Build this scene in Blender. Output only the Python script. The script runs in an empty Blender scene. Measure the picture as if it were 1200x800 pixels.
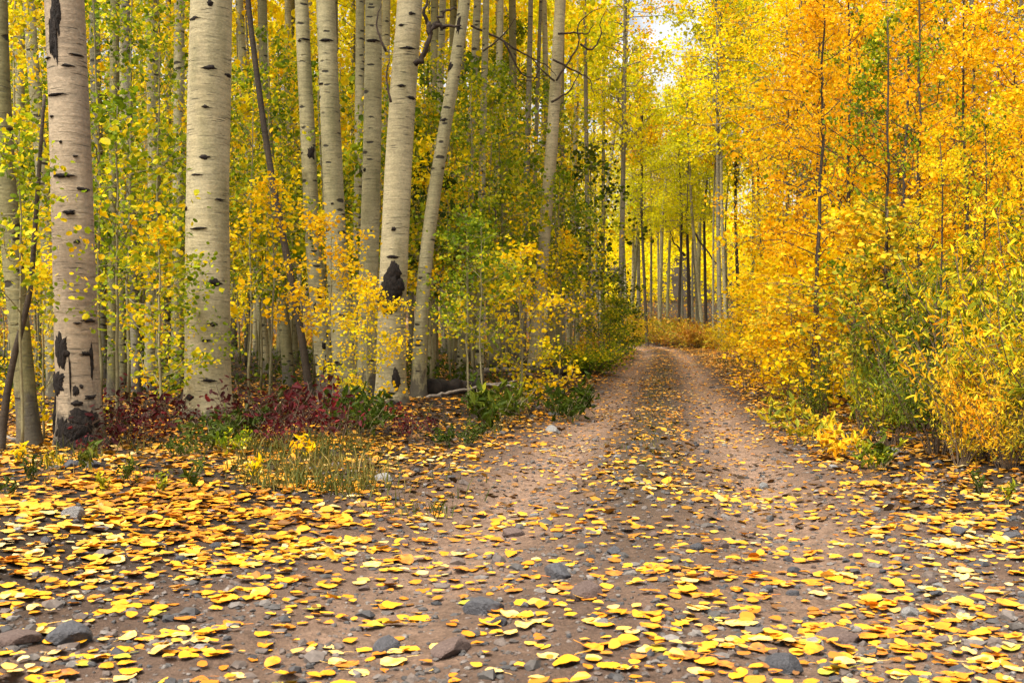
import bpy, math, random
import numpy as np
from collections import defaultdict
R = math.radians
SC = bpy.context.scene
COL = SC.collection
rng = np.random.default_rng(11)

# ------------------------------------------------------------------ camera, world, sun, exposure
F = 1333.0                       # focal length in photo pixels (1200 wide)
EYE = 0.8
cam_d = bpy.data.cameras.new('camera'); cam = bpy.data.objects.new('camera', cam_d); COL.objects.link(cam)
cam.location = (0, 0, EYE); cam.rotation_euler = (R(90), 0, 0)
cam_d.sensor_width = 36; cam_d.lens = 36 * F / 1200; cam_d.clip_end = 5000; cam_d.clip_start = 0.05
cam_d.dof.use_dof = True; cam_d.dof.focus_distance = 8.5; cam_d.dof.aperture_fstop = 11.0
SC.camera = cam

SUN_EL, SUN_AZ = 62.0, 222.0      # azimuth clockwise from +Y (behind the camera, to the left)
w = bpy.data.worlds.new('World'); SC.world = w; w.use_nodes = True
nt = w.node_tree; nt.nodes.clear()
sky = nt.nodes.new('ShaderNodeTexSky'); sky.sky_type = 'NISHITA'; sky.sun_disc = False
sky.sun_elevation = R(SUN_EL); sky.sun_rotation = R(SUN_AZ); sky.dust_density = 4.0; sky.air_density = 1.0; sky.ozone_density = 1.0
hs = nt.nodes.new('ShaderNodeHueSaturation'); hs.inputs['Saturation'].default_value = 0.22; hs.inputs['Value'].default_value = 1.0
warm = nt.nodes.new('ShaderNodeMix'); warm.data_type = 'RGBA'; warm.blend_type = 'MULTIPLY'; warm.inputs['Factor'].default_value = 1
warm.inputs[7].default_value = (1.0, 0.96, 0.9, 1)
bg = nt.nodes.new('ShaderNodeBackground'); bg.inputs['Strength'].default_value = 0.065
wo = nt.nodes.new('ShaderNodeOutputWorld')
nt.links.new(sky.outputs[0], hs.inputs['Color']); nt.links.new(hs.outputs[0], warm.inputs[6])
nt.links.new(warm.outputs[2], bg.inputs['Color']); nt.links.new(bg.outputs[0], wo.inputs['Surface'])
sl = bpy.data.lights.new('sun', 'SUN'); sl.energy = 1.5; sl.angle = R(32); sl.color = (1.0, 0.93, 0.82)
so = bpy.data.objects.new('sun', sl); COL.objects.link(so)
az, el = R(SUN_AZ), R(SUN_EL)
from mathutils import Vector
sv = Vector((math.sin(az) * math.cos(el), math.cos(az) * math.cos(el), math.sin(el)))
so.rotation_euler = sv.to_track_quat('Z', 'Y').to_euler(); so.location = sv * 60
SC.view_settings.view_transform = 'Standard'; SC.view_settings.look = 'None'
SC.view_settings.gamma = 1; SC.view_settings.use_curve_mapping = False
SC.view_settings.exposure = 2.66
SC.cycles.max_bounces = 10; SC.cycles.diffuse_bounces = 3; SC.cycles.transmission_bounces = 8; SC.cycles.glossy_bounces = 2
SC.cycles.use_denoising = True; SC.cycles.sample_clamp_indirect = 8
SC.cycles.caustics_reflective = False; SC.cycles.caustics_refractive = False

# ------------------------------------------------------------------ small helpers
_T = rng.random((256, 256))
def vnoise(x, y, s=0):
    x = np.asarray(x, float) + s * 17.13; y = np.asarray(y, float) + s * 9.71
    xi = np.floor(x).astype(int); yi = np.floor(y).astype(int); fx = x - xi; fy = y - yi
    fx = fx * fx * (3 - 2 * fx); fy = fy * fy * (3 - 2 * fy)
    a = _T[xi & 255, yi & 255]; b = _T[(xi + 1) & 255, yi & 255]; c = _T[xi & 255, (yi + 1) & 255]; d = _T[(xi + 1) & 255, (yi + 1) & 255]
    return (a + (b - a) * fx) * (1 - fy) + (c + (d - c) * fx) * fy
def fbm(x, y, s=0, o=4):
    t = 0; a = 0.5; 
    for k in range(o):
        t = t + a * vnoise(np.asarray(x) * 2 ** k, np.asarray(y) * 2 ** k, s + k * 3); a *= 0.5
    return t
def sstep(a, b, x):
    t = np.clip((np.asarray(x, float) - a) / (b - a), 0, 1); return t * t * (3 - 2 * t)

RC_Y = [-30, 0, 2.67, 5.33, 13.3, 27, 42, 52, 58, 63, 68, 74, 85]
RC_X = [-4.0, -.1, .2, .6, 1.7, 3.6, 5.6, 6.7, 7.0, 6.6, 5.0, 1.5, -8]
def road_x(y): return np.interp(y, RC_Y, RC_X)
def base_z(x, y):
    z = np.interp(y, [-400, 0, 12, 20, 27, 40, 57, 70, 85, 130, 250, 600], [0, 0, 0, .08, .19, .31, .45, .85, 1.6, 6, 24, 60])
    return z
def gz(x, y):
    x = np.asarray(x, float); y = np.asarray(y, float)
    o = x - road_x(y)
    z = base_z(x, y)
    z = z + 0.10 * sstep(1.3, 2.6, np.abs(o)) + 0.25 * sstep(2.5, 9, o) + 0.04 * sstep(3, 9, -o)
    fade = sstep(60, 20, np.abs(y)) if False else 1.0
    rut = np.exp(-((np.abs(o) - .68) / .24) ** 2)
    z = z - 0.055 * rut * np.clip(sstep(3.0, 6.5, y), 0.35, 1) + 0.02 * np.exp(-(o / .3) ** 2)
    z = z + 0.09 * (fbm(x * .5, y * .5, 1, 3) - .45) + 0.035 * (fbm(x * 2.3, y * 2.3, 2, 3) - .45)
    return z
def gzf(x, y):      # with the fine crumbly relief of the dirt
    return gz(x, y) + 0.026 * (fbm(np.asarray(x) * 9, np.asarray(y) * 9, 5, 3) - .45) + 0.009 * (vnoise(np.asarray(x) * 31, np.asarray(y) * 31, 15) - .5)

def px2x(px, d): return (px - 600) / F * d
def px2z(py, d): return EYE + (400 - py) / F * d
def x2px(x, d): return 600 + F * x / d
def road_mask(x, y):
    o = np.abs(x - road_x(y)); y = np.asarray(y)
    hw = np.interp(y, [0, 4, 7, 12, 70], [1.75, 1.5, 1.2, 1.0, .95])
    return sstep(hw + .45, hw - .25, o + .5 * (fbm(x * 1.3, y * 1.3, 8, 3) - .45))

def mesh(name, V, polys, smooth=False, attrs=None):
    """polys: list of int arrays (n,k)"""
    me = bpy.data.meshes.new(name); V = np.asarray(V, np.float32)
    me.vertices.add(len(V)); me.vertices.foreach_set('co', V.ravel())
    tot = [np.full(len(p), p.shape[1], np.int32) for p in polys if len(p)]
    lt = np.concatenate(tot); lv = np.concatenate([p.astype(np.int32).ravel() for p in polys if len(p)])
    me.loops.add(len(lv)); me.loops.foreach_set('vertex_index', lv)
    me.polygons.add(len(lt)); ls = np.concatenate([[0], np.cumsum(lt)[:-1]]).astype(np.int32)
    me.polygons.foreach_set('loop_start', ls); me.polygons.foreach_set('loop_total', lt)
    me.polygons.foreach_set('use_smooth', np.full(len(lt), smooth))
    if attrs:
        for k, v in attrs.items():
            a = me.attributes.new(k, 'FLOAT', 'POINT'); a.data.foreach_set('value', np.asarray(v, np.float32))
    me.update(calc_edges=True); me.validate(); return me

class MB:
    def __init__(s): s.V = []; s.P = defaultdict(list); s.n = 0
    def add(s, V, *polys):
        V = np.asarray(V, float)
        for p in polys:
            p = np.asarray(p, int)
            if len(p): s.P[p.shape[1]].append(p + s.n)
        s.V.append(V); s.n += len(V)
    def build(s, name, smooth=False):
        return mesh(name, np.concatenate(s.V), [np.concatenate(v) for v in s.P.values()], smooth)

def tube(path, rad, sides=6, noise=0.0, seed=0, cap=True, phase=math.pi / 2):
    path = np.asarray(path, float); n = len(path); rad = np.broadcast_to(np.asarray(rad, float), (n,))
    t = np.gradient(path, axis=0); t /= np.linalg.norm(t, axis=1)[:, None] + 1e-9
    up = np.array([0, 0, 1.0]) if abs(t[0, 2]) < .9 else np.array([0, 1.0, 0])
    if abs(t[:, 2]).mean() > .7: up = np.array([0, 1.0, 0])
    u = np.cross(up, t); u /= np.linalg.norm(u, axis=1)[:, None] + 1e-9; v = np.cross(t, u)
    a = np.arange(sides) / sides * 2 * math.pi + phase
    rr = rad[:, None] * np.ones(sides)[None]
    if noise:
        rr = rr * (1 + noise * (fbm(np.cos(a)[None] * 1.5 + 9 + np.zeros((n, 1)), path[:, 2][:, None] * 1.7 + np.sin(a)[None] * 1.5, seed, 3) - .45) * 2)
    V = path[:, None] + rr[..., None] * (np.cos(a)[None, :, None] * u[:, None] + np.sin(a)[None, :, None] * v[:, None])
    V = V.reshape(-1, 3)
    i = np.arange(n - 1)[:, None] * sides; j = np.arange(sides)[None]; k = (j + 1) % sides
    q = np.stack([i + j, i + k, i + sides + k, i + sides + j], -1).reshape(-1, 4)
    tr = []
    if cap:
        V = np.concatenate([V, path[:1], path[-1:]])
        jj = np.arange(sides); kk = (jj + 1) % sides; b = (n - 1) * sides
        tr = np.concatenate([np.stack([kk, jj, np.full(sides, n * sides)], -1), np.stack([b + jj, b + kk, np.full(sides, n * sides + 1)], -1)])
    return V, q, tr

def leaves_geo(C, size, rg, aspect=.85, droop=.6, style='round', flat=None, sizevar=.28):
    """leaf blades at centres C: one blade is two folded quads (round) or a folded strip (narrow)"""
    n = len(C); C = np.asarray(C, float)
    if flat is None:
        t = rg.normal(size=(n, 3)); t[:, 2] -= droop; nn = rg.normal(size=(n, 3)); nn[:, 2] += .5
    else:
        ang = rg.random(n) * 2 * math.pi; t = np.stack([np.cos(ang), np.sin(ang), rg.normal(size=n) * flat], -1)
        nn = np.stack([rg.normal(size=n) * flat, rg.normal(size=n) * flat, np.ones(n)], -1)
    t /= np.linalg.norm(t, axis=1)[:, None]
    nn -= (nn * t).sum(1)[:, None] * t; nn /= np.linalg.norm(nn, axis=1)[:, None] + 1e-9
    s = np.cross(nn, t); L = size * np.exp(rg.normal(size=n) * sizevar); W = L * aspect
    f = rg.uniform(.02, .16, n) * L
    def P(a, b, c): return C + t * (a * L)[:, None] + s * (b * W)[:, None] + nn * (c * f)[:, None]
    o = np.ones(n)
    if style == 'quad':
        V = np.stack([P(-.5 * o, 0, 0), P(.05 * o, -.5 * o, o), P(.5 * o, 0 * o, 0), P(.05 * o, .5 * o, o)], 1)
        q = np.arange(n)[:, None] * 4 + np.array([[0, 1, 2, 3]])
        return V.reshape(-1, 3), q
    if style == 'round':
        V = np.stack([P(-.48 * o, 0 * o, 0 * o), P(-.3 * o, .42 * o, o), P(.18 * o, .44 * o, o), P(.52 * o, 0 * o, -.3 * o), P(.18 * o, -.44 * o, o), P(-.3 * o, -.42 * o, o)], 1)
    else:
        V = np.stack([P(-.5 * o, 0 * o, 0 * o), P(-.15 * o, .5 * o, o), P(.2 * o, .36 * o, .6 * o), P(.5 * o, 0 * o, -1.4 * o), P(.2 * o, -.36 * o, .6 * o), P(-.15 * o, -.5 * o, o)], 1)
    b = np.arange(n)[:, None] * 6
    q = np.concatenate([b + np.array([[0, 3, 2, 1]]), b + np.array([[0, 5, 4, 3]])])
    return V.reshape(-1, 3), q

def ob(name, me, mat=None, parent=None, loc=None, kind=None):
    o = bpy.data.objects.new(name, me); COL.objects.link(o)
    if mat is not None and me is not None:
        if len(me.materials) == 0: me.materials.append(mat)
        o.material_slots[0].link = 'OBJECT'; o.material_slots[0].material = mat
    if parent is not None: o.parent = parent
    if loc is not None: o.location = loc
    if kind: o['kind'] = kind
    return o
def thing(name, cat, loc, rz=0, sc=1.0, label=None, group=None):
    o = bpy.data.objects.new(name, None); COL.objects.link(o); o.empty_display_size = .2
    o.location = loc; o.rotation_euler = (0, 0, rz); o.scale = (sc, sc, sc) if np.isscalar(sc) else sc
    o['category'] = cat
    if label: o['label'] = label
    if group: o['group'] = group
    return o
ORD = ['leftmost', 'second from left', 'third from left', 'fourth from left', 'fifth from left', 'sixth from left', 'seventh from left', 'eighth from left',
       'ninth from left', 'tenth from left', 'eleventh from left', 'twelfth from left'] + ['%dth from left' % k for k in range(13, 80)]
PENDING = []            # (object, base label, screen x): repeats of one wording get their place in the row
def want(o, base, px): PENDING.append((o, base, px))
def settle_labels():
    d = defaultdict(list)
    for o, b, px in PENDING: d[b].append((px, o))
    for b, l in d.items():
        if len(l) == 1: l[0][1]['label'] = b; continue
        l.sort(key=lambda a: a[0])
        for k, (px, o) in enumerate(l): o['label'] = b + ', ' + (ORD[k] if k < len(l) - 1 or k == 0 else 'rightmost')

# ------------------------------------------------------------------ materials
def newmat(name):
    m = bpy.data.materials.new(name); m.use_nodes = True; t = m.node_tree; t.nodes.clear()
    out = t.nodes.new('ShaderNodeOutputMaterial'); return m, t, out
def nd(t, typ, **k):
    n = t.nodes.new(typ)
    for a, b in k.items(): setattr(n, a, b)
    return n
def mth(t, op, a, b=None, c=None, clamp=False):
    n = nd(t, 'ShaderNodeMath', operation=op, use_clamp=clamp)
    for i, v in enumerate((a, b, c)):
        if v is None: continue
        if isinstance(v, (int, float)): n.inputs[i].default_value = v
        else: t.links.new(v, n.inputs[i])
    return n.outputs[0]
def ramp(t, fac, stops, interp='LINEAR'):
    n = nd(t, 'ShaderNodeValToRGB'); cr = n.color_ramp; cr.interpolation = interp
    while len(cr.elements) < len(stops): cr.elements.new(.5)
    for e, (p, c) in zip(cr.elements, stops):
        e.position = p; e.color = (*c, 1) if len(c) == 3 else c
    t.links.new(fac, n.inputs[0]); return n.outputs[0]
def mixc(t, fac, a, b, mode='MIX'):
    n = nd(t, 'ShaderNodeMix', data_type='RGBA', blend_type=mode)
    for i, v in ((0, fac), (6, a), (7, b)):
        if isinstance(v, (int, float)): n.inputs[i].default_value = v
        elif isinstance(v, tuple): n.inputs[i].default_value = (*v, 1)
        else: t.links.new(v, n.inputs[i])
    return n.outputs[2]
def noise(t, vec, scale, detail=2, rough=.5, dist=0):
    n = nd(t, 'ShaderNodeTexNoise'); n.inputs['Scale'].default_value = scale; n.inputs['Detail'].default_value = detail
    n.inputs['Roughness'].default_value = rough; n.inputs['Distortion'].default_value = dist
    t.links.new(vec, n.inputs['Vector']); return n.outputs['Fac']
def vmul(t, vec, s):
    n = nd(t, 'ShaderNodeVectorMath', operation='MULTIPLY'); t.links.new(vec, n.inputs[0]); n.inputs[1].default_value = s; return n.outputs[0]

def leaf_mat(name, stops, nscale=1.2, transl=.5, spread=.55, rough=.55, spec=.10):
    """per-leaf colour: a hash of the blade plus patches where a whole spray has turned"""
    m, t, out = newmat(name)
    geo = nd(t, 'ShaderNodeNewGeometry'); oi = nd(t, 'ShaderNodeObjectInfo')
    nz = noise(t, geo.outputs['Position'], nscale, 2)
    f = mth(t, 'MULTIPLY_ADD', geo.outputs['Random Per Island'], spread, mth(t, 'MULTIPLY_ADD', nz, 1.5, -.75 + .5 - spread / 2 - .06))
    f = mth(t, 'MULTIPLY_ADD', oi.outputs['Random'], .16, f)
    f = mth(t, 'SUBTRACT', f, .02, clamp=True)
    c = ramp(t, f, stops)
    # every blade a touch lighter or darker
    h = mth(t, 'FRACT', mth(t, 'MULTIPLY', geo.outputs['Random Per Island'], 37.7))
    c = mixc(t, 1.0, c, ramp(t, h, [(0, (.72, .72, .72)), (1, (1.12, 1.12, 1.12))]), 'MULTIPLY')
    d = nd(t, 'ShaderNodeBsdfPrincipled'); d.inputs['Roughness'].default_value = rough; d.inputs['Specular IOR Level'].default_value = spec
    tr = nd(t, 'ShaderNodeBsdfTranslucent'); t.links.new(c, d.inputs['Base Color'])
    t.links.new(mixc(t, 1.0, c, (1.05, 1.0, .75), 'MULTIPLY'), tr.inputs['Color'])
    mx = nd(t, 'ShaderNodeMixShader'); mx.inputs[0].default_value = transl
    t.links.new(d.outputs[0], mx.inputs[1]); t.links.new(tr.outputs[0], mx.inputs[2]); t.links.new(mx.outputs[0], out.inputs['Surface'])
    return m

GREEN, OLIVE, LIME = (.055, .095, .008), (.14, .17, .011), (.30, .31, .015)
LEMON, YEL, GOLD, ORNG, RUST = (.76, .60, .006), (.82, .54, .005), (.82, .45, .004), (.80, .33, .004), (.32, .10, .010)
M = {}
M['under'] = leaf_mat('leaves_green_yellow', [(0, (.05, .10, .005)), (.36, (.13, .20, .008)), (.58, (.30, .35, .010)), (.74, (.62, .52, .012)), (.88, YEL), (1, GOLD)], 1.1)
M['undery'] = leaf_mat('leaves_yellow_some_green', [(0, (.20, .25, .010)), (.22, (.42, .42, .012)), (.45, LEMON), (.7, YEL), (1, GOLD)], 1.1)
M['dkgreen'] = leaf_mat('leaves_deep_green', [(0, (.025, .045, .005)), (.5, (.048, .078, .007)), (.8, (.11, .135, .010)), (1, LIME)], .9)
M['gold'] = leaf_mat('leaves_golden', [(0, OLIVE), (.10, LIME), (.24, LEMON), (.5, YEL), (.8, GOLD), (1, ORNG)], .8)
M['orange'] = leaf_mat('leaves_orange_gold', [(0, LEMON), (.15, YEL), (.42, GOLD), (.85, (.82, .41, .006)), (1, ORNG)], .6)
M['lemon'] = leaf_mat('leaves_lemon', [(0, (.56, .57, .010)), (.25, (.78, .69, .010)), (.5, (.84, .69, .008)), (.85, (.84, .59, .006)), (1, GOLD)], .25, .6)
M['limey'] = leaf_mat('leaves_lime', [(0, (.38, .43, .010)), (.35, (.58, .59, .010)), (.7, (.74, .67, .010)), (1, (.82, .68, .008))], .3, .6)
M['willow'] = leaf_mat('leaves_willow', [(0, (.028, .05, .006)), (.3, (.10, .13, .008)), (.5, (.24, .26, .010)), (.68, (.52, .45, .012)), (.86, (.74, .48, .008)), (1, GOLD)], 1.6, .35)
M['willowy'] = leaf_mat('leaves_willow_turned', [(0, (.09, .125, .012)), (.2, (.22, .23, .016)), (.42, (.55, .43, .018)), (.7, (.72, .40, .012)), (1, ORNG)], 1.6, .35)
M['willowg'] = leaf_mat('leaves_willow_green', [(0, (.03, .055, .005)), (.4, (.08, .115, .007)), (.66, (.18, .21, .010)), (.84, (.45, .40, .012)), (1, GOLD)], 1.6, .35)
M['rust'] = leaf_mat('leaves_rust', [(0, OLIVE), (.25, (.30, .24, .012)), (.5, (.34, .17, .010)), (.8, (.27, .095, .010)), (1, (.20, .05, .01))], 1.0, .3)
M['crimson'] = leaf_mat('leaves_crimson', [(0, (.05, .06, .01)), (.25, (.035, .009, .008)), (.6, (.075, .008, .011)), (.88, (.16, .014, .014)), (1, (.40, .14, .02))], 2.0, .3)
M['herb'] = leaf_mat('leaves_herb', [(0, (.028, .045, .005)), (.6, (.06, .085, .010)), (1, (.2, .19, .02))], 2.0, .3)
M['grass'] = leaf_mat('grass_blades', [(0, (.035, .05, .008)), (.5, (.08, .085, .016)), (.8, (.17, .13, .03)), (1, (.30, .21, .06))], 1.5, .3)
M['litter'] = leaf_mat('fallen_leaf_mix', [(0, (.16, .07, .018)), (.10, (.36, .14, .015)), (.22, (.52, .17, .008)), (.48, (.60, .255, .010)), (.74, (.62, .31, .02)), (.9, (.58, .38, .11)), (1, (.54, .41, .18))], .9, .12, .85, .5, .3)
M['litterd'] = leaf_mat('old_leaf_mix', [(0, (.05, .03, .015)), (.4, (.09, .045, .016)), (.62, (.20, .09, .015)), (.82, (.42, .19, .012)), (1, (.56, .30, .03))], .9, .1, .9, .6, .2)

def fallen_mat(name, col, edge):
    m, t, out = newmat(name)
    oi = nd(t, 'ShaderNodeObjectInfo'); tc = nd(t, 'ShaderNodeTexCoord')
    ad = nd(t, 'ShaderNodeVectorMath', operation='ADD'); t.links.new(tc.outputs['Object'], ad.inputs[0])
    cb = nd(t, 'ShaderNodeCombineXYZ'); r50 = mth(t, 'MULTIPLY', oi.outputs['Random'], 50)
    for i in range(3): t.links.new(r50, cb.inputs[i])
    t.links.new(cb.outputs[0], ad.inputs[1])
    n1 = noise(t, ad.outputs[0], 3.2, 3); n2 = noise(t, ad.outputs[0], 15, 3)
    c = mixc(t, ramp(t, n1, [(.42, (0, 0, 0)), (.7, (1, 1, 1))]), col, edge)
    spot = ramp(t, n2, [(.66, (0, 0, 0)), (.74, (1, 1, 1))])
    c = mixc(t, mth(t, 'MULTIPLY', spot, .7), c, (.22, .09, .02))
    sx = nd(t, 'ShaderNodeSeparateXYZ'); t.links.new(tc.outputs['Object'], sx.inputs[0])
    vein = ramp(t, mth(t, 'ABSOLUTE', sx.outputs[1]), [(0, (1, 1, 1)), (.016, (0, 0, 0))])
    sv = mth(t, 'ABSOLUTE', mth(t, 'SINE', mth(t, 'MULTIPLY', mth(t, 'MULTIPLY_ADD', mth(t, 'ABSOLUTE', sx.outputs[1]), -.9, sx.outputs[0]), 24)))
    vein = mth(t, 'MAXIMUM', vein, mth(t, 'MULTIPLY', ramp(t, sv, [(0, (1, 1, 1)), (.12, (0, 0, 0))]), .5))
    c = mixc(t, mth(t, 'MULTIPLY', vein, .45), c, (.36, .17, .02))
    d = nd(t, 'ShaderNodeBsdfPrincipled'); d.inputs['Roughness'].default_value = .42; d.inputs['Specular IOR Level'].default_value = .35
    t.links.new(c, d.inputs['Base Color'])
    bp = nd(t, 'ShaderNodeBump'); bp.inputs['Strength'].default_value = .3; bp.inputs['Distance'].default_value = .02
    t.links.new(n1, bp.inputs['Height']); t.links.new(bp.outputs[0], d.inputs['Normal'])
    t.links.new(d.outputs[0], out.inputs['Surface']); return m
FALL = {'bright yellow': fallen_mat('leaf_bright_yellow', (.61, .285, .010), (.60, .21, .008)),
        'golden orange': fallen_mat('leaf_golden_orange', (.58, .21, .007), (.42, .11, .008)),
        'pale straw': fallen_mat('leaf_pale_straw', (.56, .38, .13), (.58, .31, .04)),
        'brown orange': fallen_mat('leaf_brown_orange', (.40, .14, .015), (.20, .065, .015)),
        'greenish yellow': fallen_mat('leaf_greenish_yellow', (.28, .28, .03), (.5, .36, .02))}

def bark_mat(name, c1, c2, dark=1.0, base_h=.5, tint=(.30, .30, .16), eyes=1.0, foot=(.05, .042, .034)):
    m, t, out = newmat(name)
    tc = nd(t, 'ShaderNodeTexCoord'); oi = nd(t, 'ShaderNodeObjectInfo')
    cb = nd(t, 'ShaderNodeCombineXYZ'); r = mth(t, 'MULTIPLY', oi.outputs['Random'], 83)
    for i in range(3): t.links.new(r, cb.inputs[i])
    ad = nd(t, 'ShaderNodeVectorMath', operation='ADD'); t.links.new(tc.outputs['Object'], ad.inputs[0]); t.links.new(cb.outputs[0], ad.inputs[1])
    p = ad.outputs[0]
    big = noise(t, vmul(t, p, (3, 3, 1.2)), 1, 3)
    c = mixc(t, ramp(t, big, [(.32, (0, 0, 0)), (.68, (1, 1, 1))]), c1, c2)
    stain = noise(t, vmul(t, p, (4, 4, 1.0)), 1.3, 3)
    c = mixc(t, mth(t, 'MULTIPLY', ramp(t, stain, [(.5, (0, 0, 0)), (.72, (1, 1, 1))]), .55), c, tint)
    band = noise(t, vmul(t, p, (4, 4, 34)), 1, 4, .65)
    c = mixc(t, 1.0, c, ramp(t, band, [(.25, (.62, .62, .60)), (.7, (1.12, 1.1, 1.06))]), 'MULTIPLY')
    grain = noise(t, vmul(t, p, (40, 40, 60)), 1, 3, .7)
    c = mixc(t, 1.0, c, ramp(t, grain, [(.3, (.74, .74, .74)), (.65, (1.1, 1.1, 1.1))]), 'MULTIPLY')
    # lenticel lines
    ln = noise(t, vmul(t, p, (6.5, 6.5, 85)), 1, 2, .5, .15); gate = noise(t, vmul(t, p, (3, 3, 5)), 1, 2)
    lm = mth(t, 'MULTIPLY', ramp(t, ln, [(.62, (0, 0, 0)), (.67, (1, 1, 1))]), ramp(t, gate, [(.36, (0, 0, 0)), (.55, (1, 1, 1))]), clamp=True)
    c = mixc(t, mth(t, 'MULTIPLY', lm, .8 * dark), c, (.035, .03, .022))
    # branch eyes: dark lens shapes
    def eyes_mask(scale, thr, sel, off):
        wob = nd(t, 'ShaderNodeTexNoise'); wob.inputs['Scale'].default_value = 14; wob.inputs['Detail'].default_value = 3; t.links.new(p, wob.inputs['Vector'])
        w2 = nd(t, 'ShaderNodeVectorMath', operation='MULTIPLY_ADD'); t.links.new(wob.outputs['Color'], w2.inputs[0]); w2.inputs[1].default_value = (.05, .05, .035); t.links.new(p, w2.inputs[2])
        sc = nd(t, 'ShaderNodeVectorMath', operation='MULTIPLY_ADD'); t.links.new(w2.outputs[0], sc.inputs[0]); sc.inputs[1].default_value = scale; sc.inputs[2].default_value = (off, off, off)
        v = nd(t, 'ShaderNodeTexVoronoi'); v.inputs['Scale'].default_value = 1; t.links.new(sc.outputs[0], v.inputs['Vector'])
        a = ramp(t, v.outputs['Distance'], [(thr * .75, (1, 1, 1)), (thr, (0, 0, 0))])
        sx = nd(t, 'ShaderNodeSeparateColor'); t.links.new(v.outputs['Color'], sx.inputs[0])
        return mth(t, 'MULTIPLY', a, mth(t, 'GREATER_THAN', sx.outputs[0], sel))
    e1 = eyes_mask((6, 6, 20), .33, .74, 0); e2 = eyes_mask((4, 4, 10), .27, .84, 7.3)
    em = mth(t, 'MAXIMUM', e1, e2); em = mth(t, 'MULTIPLY', em, eyes, clamp=True)
    c = mixc(t, mth(t, 'MULTIPLY', em, .93), c, (.018, .015, .012))
    # rough dark foot of the trunk
    sx = nd(t, 'ShaderNodeSeparateXYZ'); t.links.new(tc.outputs['Object'], sx.inputs[0])
    fn = noise(t, vmul(t, p, (9, 9, 5)), 1, 4, .65)
    hz = mth(t, 'DIVIDE', sx.outputs[2], base_h)
    ft = ramp(t, mth(t, 'SUBTRACT', mth(t, 'MULTIPLY_ADD', fn, 2.4, -.55), hz), [(0, (0, 0, 0)), (.35, (1, 1, 1))])
    c = mixc(t, mth(t, 'MULTIPLY', ft, .85), c, foot)
    d = nd(t, 'ShaderNodeBsdfPrincipled'); d.inputs['Roughness'].default_value = .8; d.inputs['Specular IOR Level'].default_value = .2
    t.links.new(c, d.inputs['Base Color'])
    hgt = mth(t, 'ADD', mth(t, 'MULTIPLY', band, .5), mth(t, 'ADD', mth(t, 'MULTIPLY', grain, .35), mth(t, 'MULTIPLY', em, -.9)))
    hgt = mth(t, 'ADD', hgt, mth(t, 'MULTIPLY', lm, -.6))
    bp = nd(t, 'ShaderNodeBump'); bp.inputs['Strength'].default_value = .7; bp.inputs['Distance'].default_value = .012
    t.links.new(hgt, bp.inputs['Height']); t.links.new(bp.outputs[0], d.inputs['Normal'])
    t.links.new(d.outputs[0], out.inputs['Surface']); return m
M['bark_cream'] = bark_mat('bark_cream', (.305, .26, .15), (.40, .35, .22), 1, .16, (.18, .165, .08), 0)
M['bark_scar'] = bark_mat('bark_grey_rosy', (.235, .18, .125), (.35, .285, .20), 1, .55, (.12, .092, .072), 0)
M['bark_pale'] = bark_mat('bark_pale', (.225, .20, .108), (.33, .295, .175), 1, .45, (.12, .115, .05))
M['bark_green'] = bark_mat('bark_greenish', (.13, .115, .05), (.195, .175, .09), .9, .5, (.10, .10, .035))
M['bark_grey'] = bark_mat('bark_grey_slim', (.14, .125, .085), (.20, .18, .125), .8, .4, (.105, .10, .05))
M['bark_brown'] = bark_mat('bark_brown', (.032, .024, .017), (.065, .048, .033), .6, .3, (.04, .035, .02), .3)

def plain(name, c1, c2, sc=8, rough=.85, stretch=(1, 1, 1), bump=.5, dist=.01):
    m, t, out = newmat(name); tc = nd(t, 'ShaderNodeTexCoord'); p = vmul(t, tc.outputs['Object'], stretch)
    n = noise(t, p, sc, 5, .65); c = mixc(t, ramp(t, n, [(.3, (0, 0, 0)), (.7, (1, 1, 1))]), c1, c2)
    oi = nd(t, 'ShaderNodeObjectInfo')
    c = mixc(t, 1, c, ramp(t, oi.outputs['Random'], [(0, (.8, .8, .8)), (1, (1.15, 1.12, 1.1))]), 'MULTIPLY')
    d = nd(t, 'ShaderNodeBsdfPrincipled'); d.inputs['Roughness'].default_value = rough; d.inputs['Specular IOR Level'].default_value = .25
    t.links.new(c, d.inputs['Base Color']); bp = nd(t, 'ShaderNodeBump'); bp.inputs['Strength'].default_value = bump; bp.inputs['Distance'].default_value = dist
    t.links.new(n, bp.inputs['Height']); t.links.new(bp.outputs[0], d.inputs['Normal']); t.links.new(d.outputs[0], out.inputs['Surface']); return m
M['black_bark'] = plain('black_rough_bark', (.005, .004, .0035), (.026, .019, .015), 40, .95, (1, 1, .5), 1, .03)
M['dead_wood'] = plain('dead_dark_wood', (.02, .015, .012), (.065, .045, .032), 22, .9, (1, 1, .35))
M['grey_wood'] = plain('weathered_grey_wood', (.10, .085, .068), (.21, .18, .145), 14, .9, (1, 1, 1))
M['rot_log'] = plain('dark_rotten_log', (.008, .007, .006), (.04, .03, .022), 12, .95)
M['twig'] = plain('twig_brown', (.06, .04, .025), (.13, .095, .06), 20)
M['green_stem'] = plain('sapling_stem', (.12, .10, .05), (.22, .20, .10), 16)
M['rock_dark'] = plain('rock_dark_slate', (.025, .026, .030), (.07, .07, .077), 9, .75, bump=.8)
M['rock_grey'] = plain('rock_light_grey', (.10, .10, .10), (.21, .205, .195), 12, .8, bump=.8)
M['rock_brown'] = plain('rock_brown_purple', (.055, .036, .030), (.11, .078, .066), 9, .8, bump=.8)

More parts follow.
